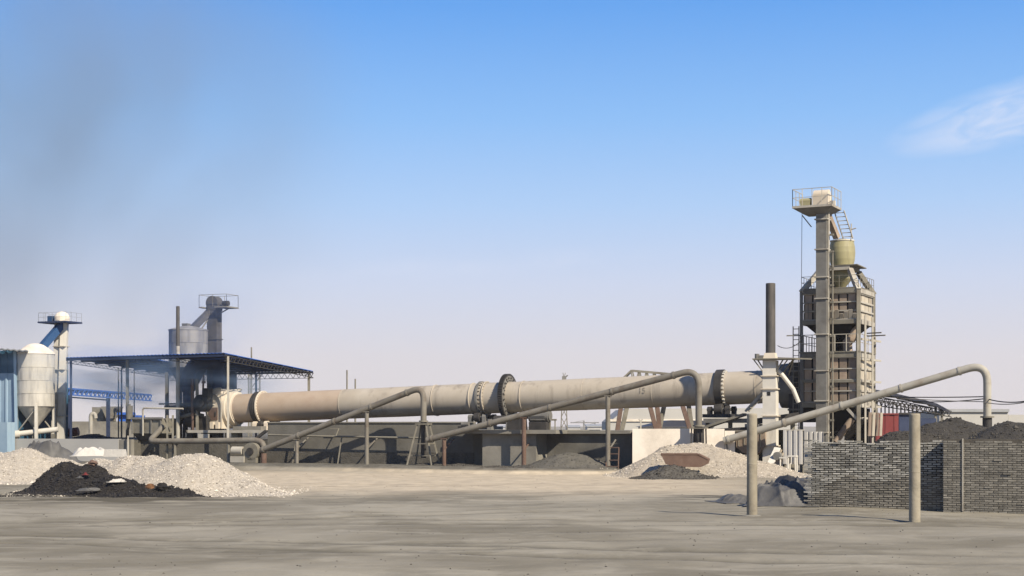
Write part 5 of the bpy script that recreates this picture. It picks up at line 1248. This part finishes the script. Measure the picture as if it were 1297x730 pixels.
m = MB(); q = Kp(302, 571, -4.6); m.cyl(q - KU * .38, q + KU * .3, .24, n=18); m.build('motor', 'pale_frame_steel', fa)
m = MB(); q2 = Kp(303, 582, -4.6); m.box(q2, (.9, .5, .35), KA); m.build('motor_base', 'pale_frame_steel', fa)
m = MB(); q2 = Kp(320, 583, -4.5); m.box(q2, (.7, .5, .3), KA); m.build('fan_base', 'frame_steel', fa)
m = MB(); q2 = Kp(334, 580, -4.5); m.cyl(Vector((q2.x, q2.y, .1)), Vector((q2.x, q2.y, q2.z + .25)), .17, n=16); m.build('drain_leg', 'rust_steel', fa)

# dark pipework and drums crowded under the canopy
pw_ = thing('pipework', 'sooty pipework with drum and valves crowded beneath the silo hopper', 'pipework', K(Ks(244, -1.2), -1.2, PZ), KA)
m = MB(); m.cyl(Kp(240, 533, -1.4), Kp(254, 533, -1.4), .42, n=22); m.build('drum', 'dark_steel', pw_)
m = MB(); m.tube([Kp(236, 548, -1.0), Kp(236, 523, -1.0)] + arc(Kp(236, 519, -1.0), Kp(236, 515, -1.0), Kp(240, 515, -1.0), 5) + [Kp(262, 515, -.9)], .10, 10); m.build('bent_pipe', 'dark_steel', pw_)
m = MB(); m.tube([Kp(221, 541, -1.8), Kp(229, 529, -1.8), Kp(246, 524, -1.6), Kp(258, 527, -1.4)], .12, 10); m.build('bent_pipe', 'frame_steel', pw_)
for p in (244, 250):
    m = MB(); m.beam(Kp(p, 548, -2.0), Kp(p - .5, 480, -2.0), .16); m.build('upright', 'rust_steel' if p < 246 else 'frame_steel', pw_)
m = MB(); m.beam(Kp(209, 515.5, -.6), Kp(264, 513, -.6), .16); m.build('cross_beam', 'dark_steel', pw_)
m = MB(); m.hexa([Kp(247, 513, -1.7) + KN * dy + KU * dx + Vector((0, 0, z)) for z in (0, .06) for dx, dy in ((0, 0), (1.0, 0), (1.0, .8), (0, .8))]); m.build('tray', 'pale_paint', pw_)
for p, y in ((231, 519), (228, 534), (262, 531)):
    m = MB(); q = Kp(p, y, -1.5); m.cyl(q - KN * .1, q + KN * .1, .2, n=16); m.build('valve_wheel', 'dark_steel', pw_)
m = MB(); m.box(Kp(259, 538, -1.5), (.5, .5, .9), KA); m.build('control_box', 'dark_steel', pw_)

# far-left second canopy
c2 = thing('small_canopy', 'small blue lattice canopy on dark posts behind the left elevator', 'canopy', at(120, 556, 112), KA)
q0, q1, q2_, q3 = at(78, 491, 104), at(192, 500.5, 119), at(192, 500.0, 125), at(60, 497, 118)
m = MB(); m.sheet(q0, q1, q2_, q3, .05); m.build('roof_sheet', 'blue_sheet', c2)
m = MB(); m.truss(q0 - Vector((0, 0, .04)), q1 - Vector((0, 0, .04)), .42, 22, .09); m.build('edge_truss', 'blue_sheet', c2)
m = MB(); m.beam(at(84, 503, 116), at(137, 507, 116), .10); m.build('tie_beam', 'dark_blue_steel', c2)
for p, Y in ((86.5, 106), (137, 112)):
    q = at(p, 499, Y); m = MB(); m.beam(Vector((q.x, q.y, PZ)), q, .24); m.build('post', 'dark_blue_steel', c2)

# dim works beyond the canopy
pg = thing('boundary_wall', 'hazy grey boundary wall seen beyond the left canopy', 'wall', at(120, 556, 135))
m = MB(); a, b = at(60, 534, 135), at(172, 535, 135); m.hexa([Vector((x, 135 + dy, z)) for z in (0, a.z) for x, dy in ((a.x, 0), (b.x, 0), (b.x, .3), (a.x, .3))]); m.build('wall_face', 'concrete', pg)
fh = thing('far_hopper', 'distant grey hopper plant behind the boundary wall', 'hopper', at(137, 545, 150))
m = MB(); m.hexa([at(x, y, 150) + Vector((0, dy, 0)) for x, y, dy in ((134, 530, 0), (143, 530, 0), (143, 530, 1.5), (134, 530, 1.5), (128, 515, 0), (147, 515, 0), (147, 515, 3), (128, 515, 3))]); m.build('funnel', 'frame_steel', fh)
for p in (130, 145): m = MB(); m.beam(Vector((at(p, 515, 151).x, 151, 0)), at(p, 516, 151), .3); m.build('leg', 'frame_steel', fh)
m = MB(); m.box(at(130, 536, 152), (1.6, 2, 3.2)); m.build('cabin', 'frame_steel', fh)
m = MB(); m.beam(at(146, 518, 150), at(158, 528, 149), .3); m.build('conveyor', 'dark_steel', fh)
bs = thing('far_shed', 'distant blue tank shed beside the far hopper', 'shed', at(157, 545, 145))
m = MB(); a, b = at(149, 526, 145), at(171, 526, 145); m.hexa([Vector((x, 145 + dy, z)) for z in (0, a.z) for x, dy in ((a.x, 0), (b.x, 0), (b.x, 4), (a.x, 4))]); m.build('wall_face', 'blue_sheet', bs)
m = MB(); m.sheet(at(148, 525, 144.6), at(172, 525, 144.6), at(171, 523, 150), at(149, 523, 150), .1); m.build('roof', 'blue_sheet', bs)
gn = MB(); gn.tube([at(115, 552, 128), at(115, 530, 128)] + arc(at(115, 528, 128), at(115.5, 524, 128), at(118, 524, 128), 5) + arc(at(118, 524, 128), at(121, 524, 128), at(121, 530, 128), 5), .17, 10)
solo(gn, 'gooseneck_vent', 'pale_pipe_steel', 'pale gooseneck vent pipe before the hazy boundary wall', 'vent pipe', at(115, 552, 128))
heap('coal_heap', 'small black coal heap on the platform under the small canopy', 'coal heap', [pk(122, 548.5, 101, .36), pk(108, 551.5, 101, .36)], 'coal', 'coal_lump', 500, .03, .07, part='coal_lumps', res=.08, base_z=PZ)
rd = thing('red_drum', 'red oil drum lying beside the left elevator', 'drum', at(91.5, 552, 98))
c = at(91.5, 549, 98); m = MB(); m.lathe(c - Vector((.42, 0, 0)), (1, 0, .15), [(0, .28), (.02, .29), (.28, .28), (.29, .295), (.31, .295), (.32, .28), (.56, .28), (.57, .295), (.59, .295), (.6, .28), (.83, .28), (.84, .26)], 20); m.build('barrel', 'red_paint', rd)

# ------------------------------------------------------------------ behind the kiln
tr = thing('truss_gantry', 'rusty steel gantry on splayed legs behind the kiln', 'gantry', at(835, 545, 112))
def Bt(p, y, dY=0): return at(p, y, 112 + dY)
for (pt, pb, dy, mt) in ((787, 781.5, 0, 'rust_steel'), (795, 787, .8, 'frame_steel'), (822.5, 832, 0, 'rust_steel'), (832, 836, .4, 'rust_steel'), (841.5, 834.5, 1.2, 'frame_steel'), (864, 875, 0, 'rust_steel'), (872, 877, .8, 'frame_steel')):
    m = MB(); a, b = Bt(pt, 512, dy), Bt(pb, 548, dy); d = (b - a).normalized(); m.beam(a - d * 1.5, b + d * (b.z / -d.z) if d.z < 0 else b, .32); m.build('leg', mt, tr)
m = MB(); m.truss(Bt(799, 470), Bt(905, 479), 1.25, 11, .13); m.build('side_truss', 'frame_steel', tr)
m = MB(); m.truss(Bt(801, 469.5, 2.2), Bt(905, 478.5, 2.2), 1.25, 11, .13); m.build('side_truss', 'frame_steel', tr)
m = MB(); m.beam(Bt(799, 470), Bt(786, 482), .13); m.beam(Bt(801, 469.5, 2.2), Bt(789, 482, 2.2), .13); m.build('end_raker', 'frame_steel', tr)
for p in (799, 830, 860, 890):
    y = 470 + (p - 799) * .085; m = MB(); m.beam(Bt(p, y), Bt(p + 2, y - .5, 2.2), .12); m.build('cross_tie', 'frame_steel', tr)
m = MB(); m.beam(Bt(782, 497), Bt(905, 500), .3, .5); m.build('lower_beam', 'frame_steel', tr)
ls = thing('lattice_mast', 'short lattice mast showing above and below the kiln', 'mast', at(714.5, 548, 128))
bx_ = at(714.5, 544, 128)
for sx in (-1, 1):
    for sy in (-1, 1):
        m = MB(); m.beam(Vector((bx_.x + .36 * sx, 128 + .36 * sy, 0)), at(714.5 + 1.5 * sx, 482, 128) + Vector((0, .15 * sy, 0)), .07); m.build('leg', 'frame_steel', ls)
for k in range(7):
    z0 = k * .95 + .3; z1 = z0 + .95; w0 = .36 * (1 - z0 / 10); w1 = .36 * (1 - z1 / 10); m = MB()
    for sy in (-1, 1): m.beam((bx_.x - w0, 128 + w0 * sy, z0), (bx_.x + w1, 128 + w1 * sy, z1), .045); m.beam((bx_.x + w0, 128 + w0 * sy, z0), (bx_.x - w1, 128 + w1 * sy, z1), .045)
    m.build('lattice_brace', 'frame_steel', ls)
m = MB(); m.box(at(714.5, 479, 128), (.35, .3, .32)); m.beam(at(715, 479, 128), at(719, 475.5, 128), .12); m.build('lamp_head', 'grey_steel', ls)
fb = thing('far_warehouse', 'long grey warehouse far behind the kiln', 'warehouse', at(880, 545, 190))
def wbox(par, name, mat, p0, p1, y0, Y, dY, zb=0.0):
    a, b = at(p0, y0, Y), at(p1, y0, Y); m = MB(); m.hexa([Vector((x, Y + dy, z)) for z in (zb, a.z) for x, dy in ((a.x, 0), (b.x, 0), (b.x, dY), (a.x, dY))]); return m.build(name, mat, par)
a_ = [at(773, 534, 190), at(792, 518, 190), at(1010, 517, 190), at(1010, 545, 190), at(792, 545, 190), at(773, 545, 190)]
m = MB(); m.prism(a_, Vector((0, 18, 0))); m.build('wall_face', 'building_render', fb)
m = MB(); m.beam(at(773, 532.6, 189.9), at(1010, 532.6, 189.9), .15, .3); m.build('sill_band', 'white_plaster', fb)
ds = thing('dark_shed_roof', 'low dark roofed shed behind the white loading wall', 'shed', at(846, 545, 150))
m = MB(); m.prism([at(815, 541, 150), at(850, 532.5, 150), at(905, 533, 150), at(905, 541, 150)], Vector((0, 10, 0))); m.build('roof', 'dark_roof_sheet', ds)
wbox(ds, 'wall_face', 'building_render', 818, 905, 541.2, 150.2, 9)
an = thing('antenna_post', 'thin post with forked top behind the white wall', 'post', at(811, 545, 140))
m = MB(); m.beam(Vector((at(811.5, 540, 140).x, 140, 0)), at(811.5, 533, 140), .14); m.build('shaft', 'pale_frame_steel', an)
m = MB(); m.beam(at(811.5, 534, 140), at(809, 531, 140), .1); m.beam(at(811.5, 534, 140), at(814, 531, 140), .1); m.build('fork', 'pale_frame_steel', an)
# thin poles breaking the skyline
PG = 'thin bare poles behind the kiln'
for p, y0, Y, lab in ((439.5, 469, 120, 'taller thin pole above the kiln left of the inclined pipe'), (450, 480, 122, 'shorter thin pole above the kiln left of the inclined pipe'), (318.5, 440, 125, 'thin pole rising above the canopy edge over the hood')):
    q = at(p, y0, Y); o = thing('thin_pole', lab, 'pole', (q.x, q.y, 0), 0, PG); m = MB(); m.cyl((q.x, q.y, 0), q, .085, .06, 8); m.build('shaft', 'frame_steel', o)
    m = MB(); m.cyl((q.x, q.y, 0), (q.x, q.y, .5), .16, .14, 10); m.build('base_sleeve', 'concrete', o)
fg = thing('scaffold_frame', 'thin steel scaffold frame behind the kiln under the canopy', 'scaffold', at(322, 545, 118))
for p in (315, 318, 329): m = MB(); m.beam(Vector((at(p, 500, 118).x, 118, 0)), at(p, 474, 118), .12); m.build('upright', 'frame_steel', fg)
m = MB(); m.beam(at(314, 493, 118), at(329, 493, 118), .08); m.beam(at(318, 492, 118), at(329, 478, 118), .07); m.build('rail', 'frame_steel', fg)
# far tower cranes and plant on the skyline
for p, y0, Y, lab, w_ in ((739.5, 533, 900, 'distant tower crane on the skyline right of the lattice mast', 9), (753.5, 536, 1000, 'distant smaller tower crane right of the first', 6)):
    q = at(p, y0, Y); o = thing('tower_crane', lab, 'crane', (q.x, q.y, 0), 0, 'tower cranes on the skyline'); m = MB(); m.beam((q.x, q.y, 0), q, .9); m.build('mast', 'grey_steel', o)
    m = MB(); z = q.z - 1.2; m.beam((q.x - w_ * .9, q.y, z), (q.x + w_, q.y, z), .6); m.build('jib', 'grey_steel', o)
    m = MB(); m.beam((q.x, q.y, q.z), (q.x - w_ * .8, q.y, z), .3); m.build('stay', 'grey_steel', o)
FBG = 'low buildings on the far skyline'
for p0, p1, y0, Y, lab in ((424, 455, 540.5, 700, 'low far building under the left pipe bend'), (718, 735, 541, 800, 'low far building right of the lattice mast'), (744, 771, 540.3, 650, 'low far building left of the gantry legs'), (600, 660, 541, 900, 'long low far building behind the girth gear')):
    q = at((p0 + p1) / 2, y0, Y); o = thing('far_building', lab, 'building', (q.x, Y, 0), 0, FBG); wbox(o, 'wall_face', 'building_render', p0, p1, y0, Y, 20)
    m = MB(); a, b = at(p0 - 1, y0, Y - .5), at(p1 + 1, y0, Y - .5); m.sheet(a, b, b + Vector((0, 21, .8)), a + Vector((0, 21, .8)), .4); m.build('roof', 'grey_roof_sheet', o)

# ------------------------------------------------------------------ right background
rs = thing('arched_shed', 'open dark blue shed with a curved roof behind the tower', 'shed', at(1150, 545, 118))
pts = [(1092, 493.5), (1112, 496), (1132, 500), (1152, 504.5), (1172, 509), (1186, 513), (1198, 519.5)]
for (pa, ya), (pb, yb) in zip(pts[:-1], pts[1:]):
    a, b = at(pa, ya, 112), at(pb, yb, 112); c, d = at(pb + 5, yb + 2.5, 132), at(pa + 5, ya + 4.5, 132); m = MB(); m.sheet(a, b, c, d, .22); m.build('roof_panel', 'dark_roof_sheet', rs)
m = MB(); m.truss(at(1100, 500, 112.3), at(1196, 520, 112.3), .35, 18, .07); m.build('edge_truss', 'dark_steel', rs)
m = MB(); m.truss(at(1100, 505, 131), at(1205, 521, 131), .5, 16, .08); m.build('edge_truss', 'dark_steel', rs)
for k in range(12):
    p = 1106 + k * 5.0; m = MB(); q = at(p, 507 + (p - 1106) * .13, 131); m.beam(Vector((q.x, q.y, 0)), q, .10); m.build('slat_post', 'grey_steel', rs)
for p in (1185, 1193, 1110): m = MB(); q = at(p, 515 if p > 1150 else 500, 112.5); m.beam(Vector((q.x, q.y, 0)), q, .16); m.build('post', 'frame_steel', rs)
rc = thing('red_container', 'red steel container standing beside the tower foot', 'container', at(1122, 553, 98))
a, b = at(1104, 524.5, 98), at(1138, 524.5, 98)
nn = 6
for k in range(nn):
    x0_, x1_ = a.x + (b.x - a.x) * k / nn, a.x + (b.x - a.x) * (k + 1) / nn; m = MB()
    m.hexa([Vector((x, 98 + dy - (.03 if k % 2 else 0), z)) for z in (.15, a.z) for x, dy in ((x0_ + .004, 0), (x1_ - .004, 0), (x1_ - .004, .06), (x0_ + .004, .06))]); m.build('side_panel', 'red_paint', rc)
m = MB(); m.hexa([Vector((x, 98 + dy, z)) for z in (.1, a.z - .02) for x, dy in ((a.x + .02, .07), (b.x - .02, .07), (b.x - .02, 2.3), (a.x + .02, 2.3))]); m.build('body', 'red_paint', rc)
m = MB(); m.beam((a.x, 97.95, a.z), (b.x, 97.95, a.z), .09); m.build('top_rail', 'red_paint', rc)
bc = thing('dark_container', 'dark blue container right of the red one', 'container', at(1152, 553, 101))
wbox(bc, 'body', 'dark_blue_steel', 1139, 1166, 524.5, 101, 3); m = MB(); a, b = at(1138.5, 524, 100.9), at(1166.5, 524, 100.9); m.beam(a, b, .12); m.build('top_rail', 'dark_steel', bc)
wbox(bc, 'lower_bin', 'dark_blue_steel', 1166.2, 1186, 530, 101.2, 3)
gb = thing('grey_block', 'plain grey walled building with a stepped roof line at right', 'building', at(1250, 545, 150))
wbox(gb, 'wall_face', 'building_render', 1190, 1277, 520.5, 150, 12); wbox(gb, 'low_wing', 'building_render', 1277.2, 1360, 525.5, 150.4, 12)
m = MB(); a, b = at(1189, 520, 149.9), at(1278, 520.2, 149.9); m.beam(a, b, .25, .3); m.build('parapet', 'grey_roof_sheet', gb)
CG = 'cables slung between the tower and the right pipe'
for lab, p0, p1, sag, par in (('upper black cable slung from tower to right pipe', (1100, 502), (1250, 502.5), 1.2, 0), ('lower black cable sagging from tower to right pipe', (1100, 503), (1249, 505), 5.2, .2), ('pale cable between tower and right pipe', (1102, 501), (1244, 509), 1.5, .1)):
    a, b = at(*p0, 78), at(*p1, 70.8); pts_ = [a.lerp(b, k / 14) - Vector((0, 0, (1 - (2 * k / 14 - 1) ** 2) * sag * 75 / F)) for k in range(15)]
    if sag > 1.3:
        c = at(1330, 500, 62); pts_ += [b.lerp(c, k / 10) - Vector((0, 0, (1 - (2 * k / 10 - 1) ** 2) * 7 * 66 / F)) for k in range(1, 11)]
    m = MB(); m.tube(pts_, .028 if 'pale' not in lab else .024, 6); solo(m, 'cable', 'rubber' if 'pale' not in lab else 'pale_frame_steel', lab, 'cable', a, 0, CG)
m = MB(); a, b = Kp(985, 438, -3.3), T(-HX, -HY, tz(430)); m.tube([a.lerp(b, k / 10) - Vector((0, 0, (1 - (2 * k / 10 - 1) ** 2) * .25)) for k in range(11)], .018, 6)
solo(m, 'cable', 'rubber', 'thin cable from the dark stack to the tower', 'cable', a)

# ------------------------------------------------------------------ tarpaulins, scraps
def crumple(name, label, cat, c, size, mat, rz=0.0, seed=0, lift=.5, group=None):
    """a thrown down sheet: folded, peaked, with thickness"""
    N = 72; L, W = size; X, Y = np.meshgrid(np.linspace(-.5, .5, N), np.linspace(-.5, .5, N))
    jag = .10 if lift > .15 else .34
    fx = X + jag * fbm(X * 3 + seed, Y * 3, seed, 3); fy = Y + jag * fbm(X * 3, Y * 3 + seed, seed + 5, 3)
    rr = np.sqrt((X * 1.9) ** 2 + (Y * 1.9) ** 2)
    edge = np.clip((1 - rr) * 1.7, 0, 1); edge = edge * edge * (3 - 2 * edge)
    swell = .75 + .9 * fbm(X * 2.0 + seed, Y * 2.0 - seed, seed + 40, 1)
    cr1 = np.clip(1 - np.abs(fbm(X * 6 + Y * 3.5 + seed, Y * 2.2 - X, seed + 9, 1)) * 5, 0, 1)
    cr2 = np.clip(1 - np.abs(fbm(X * 4 - Y * 8 + seed, Y * 2 + X, seed + 31, 1)) * 5, 0, 1)
    Z = edge * lift * (swell + .26 * cr1 + .20 * cr2) + .05 * lift * cr1 * (1 - edge)
    Z = np.maximum(Z, .02)
    V = np.stack([fx * L, fy * W, Z], -1).reshape(-1, 3); V2 = V - np.array([0, 0, .018])
    ii = np.arange(N * N).reshape(N, N); f1 = np.stack([ii[:-1, :-1], ii[:-1, 1:], ii[1:, 1:], ii[1:, :-1]], -1).reshape(-1, 4)
    edge = list(ii[0, :]) + list(ii[1:, -1]) + list(ii[-1, -2::-1]) + list(ii[-2:0:-1, 0]); n_ = len(edge)
    rim = [(int(edge[(k + 1) % n_]), int(edge[k]), int(edge[k]) + N * N, int(edge[(k + 1) % n_]) + N * N) for k in range(n_)]
    fs = [tuple(map(int, q)) for q in f1] + [tuple(int(t) + N * N for t in q[::-1]) for q in f1] + rim
    mb = MB(); ca, sa = math.cos(rz), math.sin(rz); c = Vector(c); g = c.z
    mb.add([(c.x + v[0] * ca - v[1] * sa, c.y + v[0] * sa + v[1] * ca, g + v[2]) for v in np.concatenate([V, V2])], fs, True)
    return solo(mb, name, mat, label, cat, c, rz, group)
def gp(p, y): Y = EYE * F / (y - HOR); x = (p - CX) * Y / F; return Vector((x, Y, G(x, Y)))
TG = 'crumpled tarpaulins by the brick wall end'
crumple('tarpaulin', 'grey crumpled tarpaulin heaped against the toothed end of the brick wall', 'tarpaulin', gp(990, 640.5), (2.2, 1.9), 'tarp_grey', -.2, 3, .50, TG)
crumple('tarpaulin', 'smaller flat grey tarpaulin beside the left concrete post', 'tarpaulin', gp(932, 636), (1.5, 1.6), 'tarp_grey', .3, 8, .18, TG)
crumple('tarpaulin', 'dark tarpaulin mound in the shadow behind the brick wall end', 'tarpaulin', gp(1010, 629) + Vector((.2, .8, 0)), (2.4, 2.6), 'tarp_dark', .2, 12, .62, TG)
crumple('tarpaulin', 'grey tarpaulin mound behind the left gravel heap', 'tarpaulin', at(62, 586, 74), (3.0, 2.2), 'tarp_grey', .1, 5, .95)
crumple('plastic_sheet', 'white crumpled plastic sheet between the gravel heaps and low wall', 'sheet', at(114, 578, 70), (1.8, 1.0), 'tarp_white', .2, 7, .42)
wbd = MB(); wbd.box(at(146, 574, 69), (.95, .5, .34), R(-8), .9); solo(wbd, 'foam_block', 'tarp_white', 'white block lying behind the pale gravel crest', 'block', at(146, 577, 69), 0)
LG = 'scraps of rubbish on the black heap'
for k, (p, y, Y, sz, mt, lab, lift) in enumerate(((113, 622, 51.6, (.75, .35), 'tarp_grey', 'largest pale plastic scrap at the foot of the black heap', .09), (148, 611, 52.0, (.6, .35), 'tarp_white', 'white torn scrap on the right slope of the black heap', .09), (108, 602, 51.9, (.16, .13), 'red_paint', 'small red scrap high on the black heap', .08), (165, 626, 51.5, (.14, .12), 'tarp_white', 'tiny white scrap on the ground before the black heap', .06), (101, 606, 51.7, (.25, .12), 'tarp_grey', 'small grey scrap below the red scrap on the black heap', .06))):
    crumple('scrap', lab, 'scrap', at(p, y, Y), sz, mt, k * .7, k + 20, lift, LG)
def lump(name, lab, p, y, Y, r, mat, seed):
    c = at(p, y, Y); mb = MB(); rnd = random.Random(seed); vs = []; fs = []; n1, n2 = 10, 7
    for i in range(n2 + 1):
        th = math.pi * i / n2
        for j in range(n1):
            ph = 2 * math.pi * j / n1; q = r * (1 + rnd.uniform(-.28, .28)); vs.append(c + Vector((q * 1.2 * math.sin(th) * math.cos(ph), q * math.sin(th) * math.sin(ph), q * .75 * math.cos(th))))
    for i in range(n2):
        for j in range(n1): fs.append((i * n1 + j, (i + 1) * n1 + j, (i + 1) * n1 + (j + 1) % n1, i * n1 + (j + 1) % n1))
    mb.add(vs, fs); return solo(mb, name, mat, lab, 'lump', c)
lump('burnt_lump', 'large orange burnt clinker lump right of the black heap', 190, 618, 51.9, .17, 'char_orange', 1)
lump('burnt_lump', 'black round lump at the right end of the black heap', 207, 618, 51.7, .20, 'coal', 2)
lump('burnt_lump', 'brown crust lump on top of the black heap', 118, 587, 52.9, .14, 'rust_steel', 4)
lump('stone_block', 'pale broken stone before the small dark dust heap', 831, 603, 68.4, .20, 'white_plaster', 6)
bm_ = MB(); bm_.beam(gp(836, 601) + Vector((0, 0, .12)), gp(846, 600) + Vector((0, .3, .45)), .05); solo(bm_, 'wood_stick', 'wood', 'short pale stick poking from the small dark dust heap', 'stick', gp(836, 601))

# ------------------------------------------------------------------ smoke drifting from the firing end, and the dusty air
def volume_mat(name, color, dens, aniso=0.0, noise=None):
    m = bpy.data.materials.new(name); m.use_nodes = True; t = m.node_tree; N = t.nodes; L = t.links
    N.remove(N['Principled BSDF']); o = N['Material Output']
    v = N.new('ShaderNodeVolumePrincipled'); v.inputs['Color'].default_value = (*color, 1); v.inputs['Anisotropy'].default_value = aniso
    v.inputs['Density'].default_value = dens; L.new(v.outputs[0], o.inputs['Volume'])
    if noise:
        tcn = N.new('ShaderNodeTexCoord'); mp = N.new('ShaderNodeMapping'); mp.inputs['Scale'].default_value = noise[1]; L.new(tcn.outputs['Object'], mp.inputs[0])
        n = N.new('ShaderNodeTexNoise'); n.inputs['Scale'].default_value = noise[0]; n.inputs['Detail'].default_value = 3; n.inputs['Distortion'].default_value = .6; L.new(mp.outputs[0], n.inputs['Vector'])
        # thin out towards the rim of the cloud: the object is a unit ball scaled up
        ln = N.new('ShaderNodeVectorMath'); ln.operation = 'LENGTH'; L.new(tcn.outputs['Object'], ln.inputs[0])
        fo = N.new('ShaderNodeMapRange'); fo.interpolation_type = 'SMOOTHSTEP'; fo.inputs[1].default_value = 1.0; fo.inputs[2].default_value = .15; fo.inputs[3].default_value = 0; fo.inputs[4].default_value = 1; L.new(ln.outputs['Value'], fo.inputs[0])
        mr = N.new('ShaderNodeMapRange'); mr.inputs[1].default_value = noise[2]; mr.inputs[2].default_value = noise[2] + .35; mr.inputs[3].default_value = .02; mr.inputs[4].default_value = 1; L.new(n.outputs[0], mr.inputs[0])
        a = N.new('ShaderNodeMath'); a.operation = 'MULTIPLY'; L.new(fo.outputs[0], a.inputs[0]); L.new(mr.outputs[0], a.inputs[1])
        b = N.new('ShaderNodeMath'); b.operation = 'MULTIPLY'; L.new(a.outputs[0], b.inputs[0]); b.inputs[1].default_value = dens; L.new(b.outputs[0], v.inputs['Density'])
    return m
def puff(label, c, r, color, dens, rot=0.0, noise=(1.6, (1, 1, 1), .42), aniso=.3):
    mb = MB(); prof = []
    mb.lathe((0, 0, -1), (0, 0, 1), [(1 - math.cos(math.pi * i / 16), max(1e-5, math.sin(math.pi * i / 16))) for i in range(17)], 28)
    me = mb.mesh('smoke'); me.materials.append(volume_mat('smoke_volume', color, dens, aniso, noise)); o = bpy.data.objects.new('smoke', me); COL.objects.link(o)
    o.location = c; o.scale = r; o.rotation_euler = (0, rot, 0); o['kind'] = 'stuff'; return o
puff('', at(190, 483, 92), (10.5, 8.0, 2.6), (.48, .70, 1.0), .40, .08, (2.4, (1, 1, 1.2), .42))
puff('', at(245, 425, 93), (5.5, 5, 4.2), (.50, .66, .95), .12, -.4, (2.0, (1, 1, 1), .38))
puff('', at(60, 170, 150), (37, 20, 30), (.50, .56, .60), .075, 0, (2.2, (1, 1, .7), .36))
hz = MB(); hz.hexa([(-420, -30, -1), (420, -30, -1), (420, 1150, -1), (-420, 1150, -1), (-420, -30, 60), (420, -30, 60), (420, 1150, 60), (-420, 1150, 60)])
HAZE = True
if HAZE:
    me = hz.mesh('haze'); me.materials.append(volume_mat('haze_volume', (.80, .80, .86), .00018)); o = bpy.data.objects.new('haze', me); COL.objects.link(o); o['kind'] = 'stuff'
